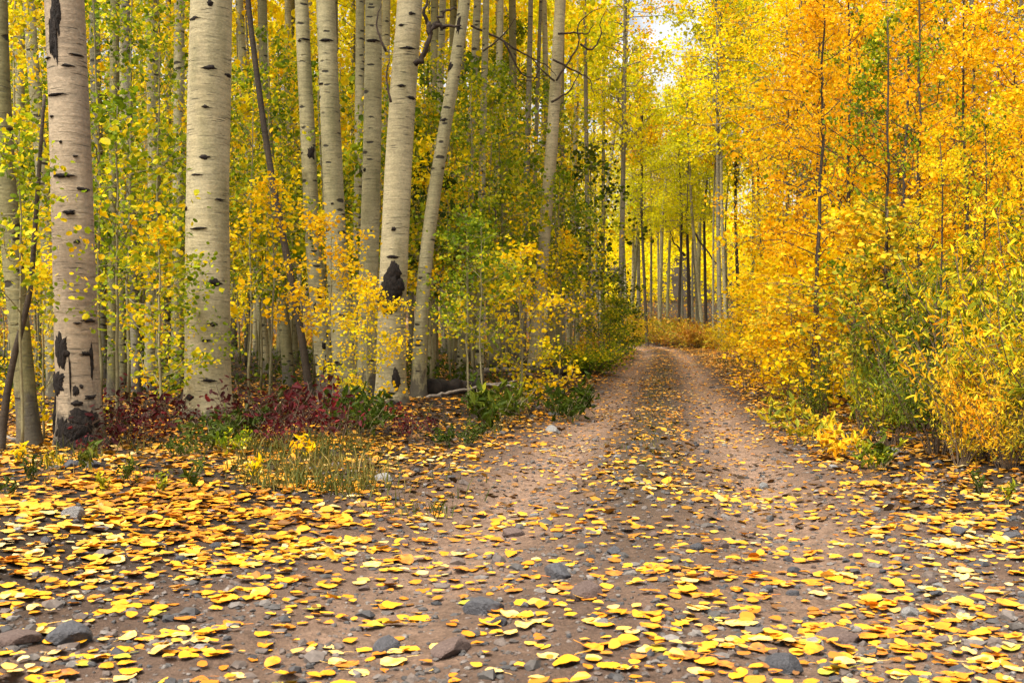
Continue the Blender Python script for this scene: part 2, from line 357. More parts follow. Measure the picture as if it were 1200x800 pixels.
def gravel_mat():
    m, t, out = newmat('gravel_stones'); geo = nd(t, 'ShaderNodeNewGeometry')
    c = ramp(t, geo.outputs['Random Per Island'], [(0, (.022, .022, .025)), (.3, (.045, .040, .036)), (.6, (.080, .056, .043)), (.88, (.10, .086, .076)), (1, (.15, .135, .12))])
    n = noise(t, geo.outputs['Position'], 60, 4, .6); c = mixc(t, 1, c, ramp(t, n, [(.3, (.6, .6, .6)), (.7, (1.2, 1.2, 1.2))]), 'MULTIPLY')
    d = nd(t, 'ShaderNodeBsdfPrincipled'); d.inputs['Roughness'].default_value = .8; t.links.new(c, d.inputs['Base Color'])
    t.links.new(d.outputs[0], out.inputs['Surface']); return m
M['gravel'] = gravel_mat()

def ground_mat():
    m, t, out = newmat('dirt_and_forest_floor'); geo = nd(t, 'ShaderNodeNewGeometry'); p = geo.outputs['Position']
    a = nd(t, 'ShaderNodeAttribute', attribute_name='road'); rk = nd(t, 'ShaderNodeAttribute', attribute_name='track')
    n1 = noise(t, p, 1.6, 4, .6); n2 = noise(t, p, 18, 5, .7); n3 = noise(t, p, 90, 3, .7)
    dirt = mixc(t, ramp(t, n1, [(.35, (0, 0, 0)), (.65, (1, 1, 1))]), (.056, .035, .024), (.100, .063, .043))
    trk = mixc(t, ramp(t, n2, [(.35, (0, 0, 0)), (.65, (1, 1, 1))]), (.19, .120, .079), (.27, .178, .122))
    dirt = mixc(t, mth(t, 'MULTIPLY', rk.outputs['Fac'], .8), dirt, trk)
    sp = nd(t, 'ShaderNodeAttribute', attribute_name='strip')
    dirt = mixc(t, mth(t, 'MULTIPLY', sp.outputs['Fac'], .85), dirt, (.040, .030, .018))
    floor = mixc(t, ramp(t, n2, [(.35, (0, 0, 0)), (.7, (1, 1, 1))]), (.010, .007, .005), (.034, .020, .010))  # floor colour lowered so it carries some of the shade under the trees
    c = mixc(t, a.outputs['Fac'], floor, dirt)
    c = mixc(t, 1, c, ramp(t, n3, [(.25, (.5, .5, .5)), (.7, (1.22, 1.2, 1.18))]), 'MULTIPLY')
    c = mixc(t, 1, c, ramp(t, n2, [(.3, (.65, .65, .65)), (.65, (1.1, 1.1, 1.1))]), 'MULTIPLY')
    d = nd(t, 'ShaderNodeBsdfPrincipled'); d.inputs['Roughness'].default_value = .9; d.inputs['Specular IOR Level'].default_value = .2
    t.links.new(c, d.inputs['Base Color'])
    bp = nd(t, 'ShaderNodeBump'); bp.inputs['Strength'].default_value = .9; bp.inputs['Distance'].default_value = .012
    t.links.new(mth(t, 'ADD', n2, mth(t, 'MULTIPLY', n3, .6)), bp.inputs['Height']); t.links.new(bp.outputs[0], d.inputs['Normal'])
    t.links.new(d.outputs[0], out.inputs['Surface']); return m
M['ground'] = ground_mat()

# ------------------------------------------------------------------ ground and road: one continuous sheet, split along the road
def build_ground():
    fine = np.linspace(-32, 32, 521); coarse = np.concatenate([np.linspace(33, 180, 40)[:-1], ])
    ang = np.concatenate([-coarse[::-1], fine, coarse, [180]]); ang = np.unique(ang); ang = ang[ang > -180]
    ds = np.concatenate([[.02, .3, .8, 1.3, 1.7], np.geomspace(2.0, 30, 420), np.geomspace(30.8, 120, 90), np.geomspace(130, 650, 24)])
    A, D = np.meshgrid(np.radians(ang), ds); X = np.sin(A) * D; Y = np.cos(A) * D
    Z = gzf(X, Y); na = len(ang); nd_ = len(ds)
    V = np.stack([X, Y, Z], -1).reshape(-1, 3)
    i = np.arange(nd_ - 1)[:, None] * na; j = np.arange(na)[None]; k = (j + 1) % na
    q = np.stack([i + j, i + na + j, i + na + k, i + k], -1).reshape(-1, 4)[:, ::-1]
    cx = V[q, 0].mean(1); cy = V[q, 1].mean(1)
    hw = np.interp(cy, [0, 4, 7, 12, 70], [1.75, 1.5, 1.2, 1.0, .95])
    isr = (np.abs(cx - road_x(cy)) < hw) & (cy > -25) & (cy < 84)
    o = V[:, 0] - road_x(V[:, 1]); rm = road_mask(V[:, 0], V[:, 1])
    tr = np.exp(-((np.abs(o) - .66) / .30) ** 2) * np.interp(V[:, 1], [2, 5, 10], [.25, .6, 1])
    st = np.exp(-(o / .27) ** 2) * np.interp(V[:, 1], [3.5, 7], [0, 1])
    for nm, sel in (('ground', ~isr), ('dirt_road', isr)):
        qq = q[sel]; used, inv = np.unique(qq, return_inverse=True)
        me = mesh(nm, V[used], [inv.reshape(-1, 4)], True, {'road': rm[used], 'track': tr[used], 'strip': st[used]})
        ob(nm, me, M['ground'], kind='structure')
build_ground()

def build_mountain():
    xs = np.linspace(-900, 1100, 160); ys = np.linspace(700, 1500, 60); X, Y = np.meshgrid(xs, ys)
    Z = 20 + sstep(680, 1250, Y) * (430 + 120 * fbm(X / 160, Y / 160, 3, 5) - .05 * (X - 150)) + 26 * (fbm(X / 40, Y / 40, 6, 4) - .5) - 40
    V = np.stack([X, Y, Z], -1).reshape(-1, 3); nx = len(xs)
    i = np.arange(len(ys) - 1)[:, None] * nx; j = np.arange(nx - 1)[None]
    q = np.stack([i + j, i + j + 1, i + nx + j + 1, i + nx + j], -1).reshape(-1, 4)
    m, t, out = newmat('mountain_rock'); geo = nd(t, 'ShaderNodeNewGeometry'); n = noise(t, geo.outputs['Position'], .012, 6, .6)
    c = ramp(t, n, [(.35, (.10, .12, .15)), (.55, (.19, .21, .24)), (.7, (.34, .36, .38))])
    d = nd(t, 'ShaderNodeBsdfPrincipled'); d.inputs['Roughness'].default_value = .95; t.links.new(c, d.inputs['Base Color']); t.links.new(d.outputs[0], out.inputs['Surface'])
    ob('mountain', mesh('mountain', V, [q], True), m, kind='structure')
build_mountain()

# ------------------------------------------------------------------ plant growth
def branchy(seed, H, base, nbr, blen, rise=.5, twigs=5, leaf_per=9, leaf=.055, spread=.10, r0=.02, style='round', aspect=.85, lean=.04,
            wood_sides=5, top=1.0, profile='dome', droop=.6, stem_r_top=.25, stem_from=0):
    """a young stem with limbs, twigs and leaves spread through the crown; returns (wood mesh, leaf mesh)"""
    rg = np.random.default_rng(seed); wb = MB(); P = []
    n = 12; z = np.linspace(0, H, n); wob = np.cumsum(rg.normal(size=(n, 2)) * lean * H / n, 0); wob -= wob[0]
    stem = np.stack([wob[:, 0], wob[:, 1], z], -1)
    k0 = z >= stem_from * H
    wb.add(*tube(stem[k0], (r0 * (1 - (1 - stem_r_top) * z / H) + .0015)[k0] * (.45 if stem_from else 1), 8 if r0 > .05 else 6))
    for b in range(nbr):
        f = base + (top - base) * ((b + rg.random()) / nbr); hz = f * H
        s = np.array([np.interp(hz, z, stem[:, k]) for k in range(3)])
        if profile == 'dome': pl = math.sin(math.pi * min(.97, .18 + .82 * (f - base) / max(.01, 1 - base))) ** .7
        elif profile == 'cone': pl = 1.05 - .8 * (f - base) / max(.01, 1 - base)
        else: pl = 1
        L = blen * pl * rg.uniform(.55, 1.2); a = rg.random() * 2 * math.pi
        el = rise + rg.normal() * .25
        m = 6; tt = np.linspace(0, 1, m); dirh = np.array([math.cos(a), math.sin(a), 0])
        pts = s + np.outer(tt * L * math.cos(el), dirh); pts[:, 2] += tt * L * math.sin(el) - .25 * L * tt ** 2 * rg.random()
        pts[1:] += rg.normal(size=(m - 1, 3)) * L * .05
        rb = max(.002, r0 * .32 * (1 - .6 * f)); wb.add(*tube(pts, rb * (1 - .75 * tt) + .0012, wood_sides, cap=False))
        for k in range(twigs):
            u = rg.uniform(.25, 1.0); q = np.array([np.interp(u, tt, pts[:, c]) for c in range(3)])
            tl = L * rg.uniform(.18, .42); dv = dirh * .6 + rg.normal(size=3) * .65; dv[2] += .15; dv /= np.linalg.norm(dv)
            e = q + dv * tl; mid = (q + e) / 2 + rg.normal(size=3) * tl * .08
            wb.add(*tube(np.array([q, mid, e]), [rb * .35 + .0008, rb * .28 + .0008, .0008], 3, cap=False))
            c = rg.poisson(leaf_per)
            if c:
                v = rg.random(c) ** .7; P.append(q + np.outer(v, e - q) + rg.normal(size=(c, 3)) * spread)
        c = rg.poisson(leaf_per); P.append(pts[-1] + rg.normal(size=(c, 3)) * spread)
    P = np.concatenate(P); P = P[P[:, 2] > .03]
    V, q = leaves_geo(P, leaf, rg, aspect, droop, style)
    return wb.build('stem', True), mesh('foliage', V, [q])

def clump(seed, H, nst, spread_r, leaf_n, leaf, style='narrow', aspect=.24, side=6, tip=.10, droop=.2, r=.006):
    """many stems from one root"""
    rg = np.random.default_rng(seed); wb = MB(); P = []
    for s in range(nst):
        a = rg.random() * 2 * math.pi; out = spread_r * math.sqrt(rg.random()); h = H * rg.uniform(.6, 1.05) * (1 - .35 * out / spread_r)
        tt = np.linspace(0, 1, 6); b0 = np.array([math.cos(a), math.sin(a), 0]) * out * .18
        pts = b0 + np.outer(tt ** 1.2 * out, [math.cos(a), math.sin(a), 0]); pts[:, 2] += tt * h; pts[1:] += rg.normal(size=(5, 3)) * h * .025
        wb.add(*tube(pts, r * (1 - .8 * tt) + .001, 5, cap=False))
        for k in range(side):
            u = rg.uniform(.2, .95); q = np.array([np.interp(u, tt, pts[:, c]) for c in range(3)]); dv = rg.normal(size=3) * .7; dv[2] = abs(dv[2]) + .35; dv /= np.linalg.norm(dv)
            e = q + dv * h * rg.uniform(.12, .3); wb.add(*tube(np.array([q, e]), [r * .35, .0008], 3, cap=False))
            c = rg.poisson(leaf_n); v = rg.random(c); P.append(q + np.outer(v, e - q) + rg.normal(size=(c, 3)) * tip)
    P = np.concatenate(P); P[:, 2] = np.abs(P[:, 2]) + .02
    V, q = leaves_geo(P, leaf, rg, aspect, droop, style)
    return wb.build('stems', True), mesh('foliage', V, [q])

LIB = {}
LIB['sap'] = [branchy(100 + k, 3.0, .36, 22, .72, .5, 5, 7, .045, .065, .013) for k in range(5)]                 # thin airy understory sapling
LIB['airy'] = [branchy(110 + k, 5.0, .26, 30, 1.05, .5, 6, 8, .046, .075, .02) for k in range(5)]
LIB['bush'] = [branchy(120 + k, 1.7, .08, 28, .62, .6, 6, 11, .031, .05, .011) for k in range(4)]                  # low leafy one
LIB['young'] = [branchy(140 + k, 5.2, .12, 36, 1.2, .6, 6, 14, .040, .062, .03, droop=.7) for k in range(5)]     # dense young aspen
LIB['mid'] = [branchy(160 + k, 12, .22, 56, 2.3, .5, 7, 13, .08, .16, .09, wood_sides=4) for k in range(4)]
LIB['tall'] = [branchy(180 + k, 21, .42, 64, 2.6, .45, 8, 10, .12, .20, .13, wood_sides=4, lean=.03, stem_from=.40) for k in range(5)]
LIB['willow'] = [clump(200 + k, 1.45, 20, .55, 13, .056, aspect=.24, tip=.06, droop=-.7) for k in range(4)]
LIB['dome'] = [clump(220 + k, .9, 26, .8, 18, .036, 'round', .8) for k in range(3)]
LIB['red'] = [clump(240 + k, .42, 8, .28, 3.2, .042, 'round', .5, 4, .05, .5, .003) for k in range(4)]
LIB['herb'] = [clump(260 + k, .34, 8, .22, 5, .062, 'narrow', .36, 4, .03, 0, .003) for k in range(3)]
LIB['wisp'] = [clump(280 + k, .30, 4, .10, 7, .07, 'narrow', .26, 2, .02, 0, .0025) for k in range(3)]
LIB['canopy'] = None

def plant(kind, cat, lib, px, d, h, leaf, wood, label=None, group=None, k=None, wide=1.0, parts=('stem', 'foliage'), rz=None, x=None):
    v = LIB[lib]; i = int(rng.integers(len(v))) if k is None else k % len(v)
    wm, lm = v[i]; H0 = {'sap': 3, 'airy': 5, 'bush': 1.7, 'young': 5.2, 'mid': 12, 'tall': 21, 'willow': 1.45, 'dome': .9, 'red': .42, 'herb': .34, 'wisp': .3}[lib]
    x = px2x(px, d) if x is None else x; s = h / H0
    o = thing(kind, cat, (x, d, float(gz(x, d)) - .01), float(rng.random() * 6.28) if rz is None else rz, (s * wide, s * wide, s), None, group)
    ob(parts[0], wm, M[wood], o); ob(parts[1], lm, M[leaf], o)
    if label: want(o, label, px)
    return o

# ------------------------------------------------------------------ aspen trunks traced by their place, girth and lean
CAN = []
def canopy_lib():  # crowns mostly out of view overhead, put in to shade the left stand
    for k in range(3):
        rg = np.random.default_rng(300 + k); n = 1150
        P = rg.normal(size=(n, 3)) * (1.1, 1.1, 2.2) + (0, 0, 2.6); P = P[(P[:, 2] > 0)]
        cl = rg.normal(size=(60, 3)) * (1.0, 1.0, 2.1) + (0, 0, 2.8); P = cl[rg.integers(0, 60, n)] + rg.normal(size=(n, 3)) * .3
        P = P[P[:, 2] > -.4]
        V, q = leaves_geo(P, .15, rg); CAN.append(mesh('crown', V, [q]))
canopy_lib()

class Trunk:
    def __init__(s, pts, d, wpx, H, flare=.35, taper=.6):
        """pts: (px,py) from the base upward in photo pixels, at distance d; wpx: girth in pixels near the base"""
        s.d = d; pts = np.array(pts, float)
        s.X = px2x(pts[:, 0], d); s.Z = px2z(pts[:, 1], d)
        s.x0 = s.X[0]; s.g = float(gz(s.x0, d)); s.Z[0] = min(s.Z[0], s.g); s.H = H
        o = np.argsort(s.Z); s.X = s.X[o]; s.Z = s.Z[o]
        sl = (s.X[-1] - s.X[-2]) / max(.3, s.Z[-1] - s.Z[-2])
        s.X = np.append(s.X, s.X[-1] + .5 * sl * max(.5, s.g + H - s.Z[-1])); s.Z = np.append(s.Z, max(s.g + H, s.Z[-1] + .5))
        s.r0 = wpx / F * d / 2; s.flare = flare; s.taper = taper
        zz = np.linspace(s.Z[0], s.Z[-1], 40); xx = np.interp(zz, s.Z, s.X)
        for _ in range(3): xx[1:-1] = (xx[:-2] + 2 * xx[1:-1] + xx[2:]) / 4
        s.zz, s.xx = zz, xx
    def c(s, z): return np.stack([np.interp(z, s.zz, s.xx), np.full(np.shape(z), s.d), z], -1)
    def r(s, z): h = np.asarray(z) - s.g; return s.r0 * (1 - s.taper * np.clip(h, 0, None) / s.H) * (1 + s.flare * np.exp(-np.clip(h, -.1, None) / .16))
    def mesh(s, sides, rings, seed):
        z = s.g - .12 + (s.H + .12) * np.linspace(0, 1, rings) ** 1.5
        V, q, t = tube(s.c(z), s.r(z), sides, .045, seed)
        mb = MB(); mb.add(V - (s.x0, s.d, s.g), q, t); return mb.build('trunk', True)
def patch(tk, px, py, wpx, hpx, seed, proud=None, rag=.5):
    proud = (.003 if wpx * hpx < 160 else .008) if proud is None else proud
    """an irregular scab of dark bark lying on the trunk's round surface"""
    z0 = px2z(py, tk.d); c = tk.c(np.array(z0)); r = float(tk.r(z0)); off = np.clip((px2x(px, tk.d) - c[0]) / r, -.98, .98); th0 = math.asin(off)
    hw = wpx / 2 / F * tk.d / r; hh = hpx / 2 / F * tk.d
    hw = min(hw / max(.35, math.cos(th0)), 1.3)
    nr, na = 9, 64; V = []
    a = np.arange(na) / na * 2 * math.pi
    out = 1 + rag * 2.4 * (fbm(np.cos(a) * 1.6 + 5, np.sin(a) * 1.6 + 5 + seed, seed, 4) - .47) + rag * .5 * (vnoise(np.cos(a) * 5 + 25, np.sin(a) * 5 + 25 + seed, seed) - .5) + rag * .35 * (vnoise(np.cos(a) * 11 + 45, np.sin(a) * 11 + 45 + seed, seed) - .5)
    rho = np.linspace(0, 1, nr)
    for k, q in enumerate(rho):
        th = th0 + hw * q * out * np.cos(a); z = z0 + hh * q * out * np.sin(a) * (1 - .6 * np.cos(a) ** 2 if wpx > 2 * hpx else 1)
        rr = tk.r(z) * 1.0 + proud * (1 - q ** 3) - .006 * q ** 6 + .007 * (fbm(th * 14 + 40, z * 30 + 70, seed, 3) - .45) + .006 * (1 - q)
        rr = np.where(np.abs(th) < 1e9, rr, rr)
        rr = rr * 1.0 + tk.r(z) * .022
        cc = tk.c(z); V.append(np.stack([cc[:, 0] + rr * np.sin(th), cc[:, 1] - rr * np.cos(th), z], -1))
    V = np.concatenate(V); i = np.arange(nr - 1)[:, None] * na; j = np.arange(na)[None]; k = (j + 1) % na
    q = np.stack([i + j, i + na + j, i + na + k, i + k], -1).reshape(-1, 4)
    return V - (tk.x0, tk.d, tk.g), q
def curve_px(pts, d, r, tk=None, dy=0, seed=0, sides=6):
    """a crooked bare branch through photo pixels at distance d"""
    pts = np.array(pts, float); rg = np.random.default_rng(seed + 5); n = len(pts); t = np.linspace(0, n - 1, (n - 1) * 5 + 1)
    x = np.interp(t, range(n), px2x(pts[:, 0], d)); z = np.interp(t, range(n), px2z(pts[:, 1], d)); y = d + dy * t / (n - 1)
    P = np.stack([x, y + np.cumsum(rg.normal(size=len(t)) * r * .5), z], -1)
    for _ in range(2): P[1:-1] = (P[:-2] + 2 * P[1:-1] + P[2:]) / 4
    P[1:] += rg.normal(size=(len(t) - 1, 3)) * r * .35
    return tube(P, r * (1 - .8 * t / (n - 1)) + .002, sides, .2, seed)

TRK = {}
def aspen(key, label, pts, d, wpx, bark, H=13, hero=False, scars=(), branches=(), crown=True, leafmat='lemon', cmat='dead_wood', kind='aspen_tree', cat='tree', taper=.55, flare=.3, group='aspens of the left stand'):
    tk = Trunk(pts, d, wpx, H, flare, taper); TRK[key] = tk; sd = len(TRK)
    o = thing(kind, cat, (tk.x0, d, tk.g), 0, 1, label, group)
    t = ob('trunk', tk.mesh(44 if hero else 16, 170 if hero else 44, sd), M[bark], o)
    for i, sc in enumerate(scars):
        mb = MB(); mb.add(*patch(tk, *sc[:4], sd * 20 + i, *(sc[4:] or ()))); ob('bark_scar', mb.build('bark_scar', True), M['black_bark'], t)
    for i, b in enumerate(branches):
        mb = MB()
        for sub in b['p']:
            V, q, tr = curve_px(sub, d - b.get('f', .0), b['r'], seed=sd * 9 + i, dy=b.get('dy', 0)); mb.add(V - (tk.x0, d, tk.g), q, tr)
        ob('dead_branch', mb.build('dead_branch', True), M[cmat], o)
    if crown:
        k = int(rng.integers(3)); z = tk.g + H * .74; c = tk.c(np.array(z))
        cr = ob('crown', CAN[k], M[leafmat], o); cr.location = (c[0] - tk.x0, 0, z - tk.g); cr.rotation_euler = (0, 0, float(rng.random() * 6)); 
    return tk

# the named trunks of the left stand, left to right
aspen('edge', 'greenish aspen bowing out at the extreme left, left of the scarred grey trunk', [(37, 543), (32, 470), (24, 400), (14, 300), (4, 180), (0, 90)], 7.5, 24, 'bark_green', 11)
aspen('scarred', 'grey aspen with black scabs and a blackened foot, in front at far left', [(96, 546), (93, 480), (88, 400), (87, 300), (82, 150), (75, 0)], 7.5, 50, 'bark_scar', 13, True,
      scars=[(80, 411, 19, 40, .008, .6), (73, 447, 19, 30, .008, .7), (98, 457, 7, 14), (104, 452, 4, 6), (112, 464, 11, 7, .006, .7), (100, 471, 15, 8, .006, .7), (110, 495, 27, 32, .010, .8), (84, 499, 24, 24, .010, .8), (88, 520, 40, 40, .008, 1.0), (70, 490, 6, 44, .006, .8), (112, 522, 22, 36, .008, .9), (76, 530, 14, 30, .008, .8), (98, 500, 16, 16, .008, .8),
             (92, 440, 2.2, 44, .004, .9), (112, 425, 1.8, 50, .004, .9), (106, 414, 12, 6, .005, .8), (109, 376, 9, 5, .004, .7), (99, 379, 8, 3), (74, 22, 15, 100, .006, .7), (69, 52, 8, 46, .006, .7), (88, 82, 16, 5), (72, 115, 28, 4, .004, .7), (84, 209, 32, 6, .005, .8), (104, 224, 9, 6), (90, 251, 15, 6, .006, .8), (98, 285, 7, 5), (96, 68, 14, 3), (62, 72, 8, 3), (80, 170, 4, 3), (96, 186, 5, 3), (68, 140, 5, 3)],
      leafmat='under')
aspen('behind_scarred', 'tall slim cream aspen close behind the scarred grey trunk, leaning right', [(64, 480), (60, 380), (54, 260), (47, 170), (38, 70), (33, 0)], 13.5, 16, 'bark_pale', 14)
aspen('thin_mid', 'medium pale aspen halfway between the scarred trunk and the thick smooth trunk', [(177, 480), (178, 400), (181, 300), (181, 180), (178, 40), (177, 0)], 15, 17, 'bark_pale', 14, scars=[(179, 195, 5, 16), (176, 228, 4, 9)])
aspen('left_of_thick', 'slender grey aspen rising just left of the thick smooth trunk', [(208, 478), (208, 380), (209, 250), (210, 120), (210, 0)], 16, 15, 'bark_pale', 14)
aspen('thick', 'thickest aspen, smooth cream bark with short black dashes, at left', [(244, 500), (243, 420), (243, 300), (244, 150), (248, 0)], 10.6, 53, 'bark_cream', 15, True,
      scars=[(246, 188, 13, 6), (252, 10, 7, 9), (255, 380, 13, 5), (248, 399, 12, 3.5), (257, 332, 20, 8, .006, .6), (229, 464, 15, 7, .006, .5), (252, 445, 18, 4), (220, 472, 5, 9), (270, 90, 5, 5), (253, 85, 14, 5, .005, .7), (232, 27, 16, 5), (247, 130, 10, 4, .005, .7), (238, 270, 22, 3), (236, 208, 14, 3), (222, 246, 4, 4), (262, 236, 9, 3)],
      taper=.4, flare=.26)
for key, lab, pts, d, wp, bk in [
    ('pale_back', 'very pale slim aspen standing back, right of the thick smooth trunk', [(312, 440), (304, 340), (296, 220), (288, 130), (280, 0)], 21, 12, 'bark_pale'),
    ('twin_dark', 'dull brownish aspen behind the blackened leaning snag, upper left wood', [(340, 455), (326, 300), (312, 150), (307, 0)], 17, 14, 'bark_green'),
    ('far_pale', 'pale distant aspen in the gap left of the grey knotted trunk', [(345, 440), (343, 300), (339, 80), (337, 0)], 25, 10, 'bark_pale'),
    ('knotted', 'grey knotted aspen with black spots down its side, left of middle', [(384, 468), (374, 380), (366, 270), (360, 150), (353, 0)], 14.2, 20, 'bark_pale'),
    ('broad_back', 'sturdy cream aspen between knotted trunk and paired trunks', [(406, 482), (402, 400), (394, 300), (389, 180), (381, 0)], 13.2, 27, 'bark_pale'),
    ('pair_thin', 'thinner aspen of the close pair left of the black wounded trunk', [(418, 462), (419, 350), (421, 180), (422, 0)], 16, 13, 'bark_pale'),
    ('pair_thick', 'thicker aspen of the close pair left of the black wounded trunk', [(432, 478), (430, 400), (433, 280), (437, 140), (438, 0)], 13.8, 24, 'bark_pale'),
    ('right_of_wound', 'leaning cream aspen just right of the black wounded trunk, tilting right at top', [(490, 472), (492, 400), (497, 310), (514, 190), (526, 125), (546, 0)], 14, 17, 'bark_pale'),
    ('slim_a', 'slender white aspen behind the leaning cream trunk, upper middle', [(505, 450), (508, 300), (514, 150), (519, 0)], 20, 10, 'bark_pale'),
    ('slim_b', 'slender spotted aspen with crooked dead branch, upper middle', [(540, 455), (545, 300), (552, 150), (560, 0)], 19, 11, 'bark_pale'),
    ('slim_c', 'thin straight spotted aspen beside the slender one with the crooked branch', [(562, 478), (563, 300), (566, 150), (570, 0)], 17, 9.5, 'bark_pale'),
    ('slim_d', 'thin grey aspen further back, left of the slim roadside trunk', [(612, 440), (616, 250), (620, 100), (622, 0)], 26, 8, 'bark_grey'),
    ('slim_e', 'thinnest grey aspen further back, touching the slim roadside trunk', [(622, 440), (626, 250), (630, 100), (634, 0)], 29, 6, 'bark_grey')]:
    sc = []; br = []
    if key == 'knotted': sc = [(366, 180, 9, 16), (376, 345, 6, 20), (371, 362, 4, 14), (381, 405, 5, 10), (386, 392, 4, 8), (384, 430, 7, 26, .006, .6), (360, 48, 12, 3), (352, 50, 5, 3)]
    if key == 'pair_thick': sc = [(432, 465, 8, 4), (430, 385, 7, 4), (438, 50, 20, 5, .006, .6), (428, 200, 4, 4)]
    if key == 'broad_back': sc = [(383, 50, 18, 4, .006, .6), (396, 424, 8, 3), (391, 240, 4, 3), (377, 100, 6, 3), (400, 446, 7, 4)]
    if key == 'right_of_wound': sc = [(538, 30, 5, 24, .006, .6), (527, 80, 5, 12), (520, 142, 10, 4)]
    if key == 'slim_b': br = [dict(p=[[(552, 30), (585, 45), (612, 62), (640, 75), (652, 88)], [(590, 47), (612, 90), (640, 92)]], r=.018, f=.3)]
    if key == 'slim_c': br = [dict(p=[[(565, 250), (578, 240), (582, 258), (578, 290)], [(566, 60), (590, 42), (606, 20)]], r=.013, f=.2)]
    aspen(key, lab, pts, d, wp, bk, 14 if d < 18 else 16, scars=sc, branches=br)
aspen('wounded', 'cream aspen with a large black wound at mid trunk, middle of left stand', [(459, 488), (457, 440), (460, 330), (464, 250), (471, 120), (481, 0)], 12.6, 34, 'bark_cream', 15, True,
      scars=[(462, 338, 28, 44, .03, .5), (456, 352, 34, 30, .03, .5), (464, 318, 16, 24, .02, .5), (466, 444, 10, 30, .01, .5), (455, 460, 26, 6), (460, 480, 34, 22, .01, .6), (463, 270, 7, 5), (462, 302, 16, 4), (480, 60, 22, 4, .006, .6), (473, 104, 12, 4, .006, .7), (483, 117, 12, 4), (471, 33, 9, 3), (484, 20, 9, 4)],
      branches=[dict(p=[[(486, 75), (500, 60), (506, 30), (520, 14), (535, 8)], [(504, 40), (498, 20), (500, -5)], [(506, 30), (520, 30), (540, 30)]], r=.035, f=.25), dict(p=[[(452, 60), (440, 30), (446, 5)], [(458, 120), (452, 90), (456, 70)]], r=.014, f=.2)], taper=.45, flare=.32)
aspen('roadside', 'slim leaning cream aspen nearest the road, with bare curling dead branches', [(625, 448), (630, 370), (636, 300), (643, 220), (650, 120), (657, 0)], 22.5, 15.5, 'bark_cream', 17, True,
      branches=[dict(p=[[(652, 95), (668, 70), (680, 52), (676, 30), (690, 14), (706, 8)], [(680, 52), (694, 60), (706, 40), (703, 26), (712, 10)], [(648, 70), (676, 84), (692, 92), (696, 112)], [(646, 120), (668, 108), (684, 76)], [(654, 40), (672, 38), (688, 40), (696, 28)]], r=.022, f=.3),
                dict(p=[[(650, 95), (632, 80), (622, 66), (596, 55)], [(632, 80), (626, 96), (604, 92)]], r=.018, f=.2)], taper=.4)

# dead dark snags
aspen('snag', 'blackened dead snag leaning left between the thick trunk and knotted trunk', [(365, 456), (356, 410), (346, 350), (334, 290), (322, 230), (308, 140), (300, 80), (290, 0)], 12.2, 9.5, 'bark_brown', 7.0, crown=False, kind='dead_tree', cat='dead tree', group='dead trunks')
aspen('snag_edge', 'dark dead stick leaning right at the extreme left edge', [(0, 500), (8, 460), (18, 410), (28, 375), (36, 340)], 7.0, 9, 'bark_brown', 2.2, crown=False, kind='dead_tree', cat='dead tree', group='dead trunks', taper=.6)
aspen('snag_road', 'bare black dead tree with upswept limbs beyond the road bend', [(808, 388), (807, 330), (805, 260), (801, 200), (797, 170)], 72, 5, 'dead_wood', 13.5, crown=False, kind='dead_tree', cat='dead tree', group='dead trunks',
      branches=[dict(p=[[(804, 250), (812, 225), (816, 200)], [(802, 225), (792, 200), (786, 180)], [(802, 205), (790, 190)], [(805, 260), (822, 285), (845, 315), (860, 340)], [(803, 300), (790, 285), (786, 272)]], r=.08, f=.3)], taper=.7)

# slim hidden trunks filling the left stand
def fill_left():
    spots = [(20, 17), (118, 18), (132, 13.5), (143, 16), (158, 14.5), (226, 22), (160, 26), (196, 28), (330, 30), (300, 33), (395, 26), (415, 34), (448, 24), (470, 28), (532, 27), (585, 30), (596, 36), (655, 33), (668, 42), (690, 40), (706, 46), (575, 44), (-18, 13), (508, 24), (528, 33), (548, 28), (556, 36), (578, 24), (590, 40), (604, 27), (646, 30), (660, 38), (676, 46), (430, 30), (482, 32), (100, 30), (256, 30), (520, 38), (-40, 20), (372, 38)]
    for i, (px, d) in enumerate(spots):
        l = rng.normal() * 7; wp = rng.uniform(.16, .24) / d * F
        if px in (132, 143, 158): wp = .12 / d * F
        base = 'slim pale aspen deep between the larger trunks of the left stand'
        pts = [(px - l * .2, 455), (px + l * .3, 260), (px + l, 0)]
        tk = Trunk(pts, d, wp, 17, .25, .5); o = thing('aspen_tree', 'tree', (tk.x0, d, tk.g), group='aspens of the left stand')
        ob('trunk', tk.mesh(10, 26, i), M[['bark_pale', 'bark_grey', 'bark_green'][i % 3]], o)
        cr = ob('crown', CAN[i % 3], M[['lemon', 'undery', 'limey'][i % 3]], o); c = tk.c(np.array(tk.g + 9.5)); cr.location = (c[0] - tk.x0, 0, 9.5); cr.rotation_euler = (0, 0, i * 1.3); cr.scale = (.8, .8, .9) if px > 500 else (1.2, 1.2, 1.4)
        tone = ['cream', 'grey', 'greenish'][i % 3]
        if px < 60: base = f'slim {tone} aspen half hidden near the left edge of the wood'
        elif px < 235: base = f'slim {tone} aspen between the scarred trunk and the thick trunk, further back'
        elif px < 350: base = f'slim {tone} aspen far behind, right of the thick smooth trunk'
        elif px < 500: base = f'slim {tone} aspen far behind the middle trunks of the left stand'
        else: base = f'slim {tone} aspen far back between the wounded trunk and the road'
        want(o, base, px)
fill_left()

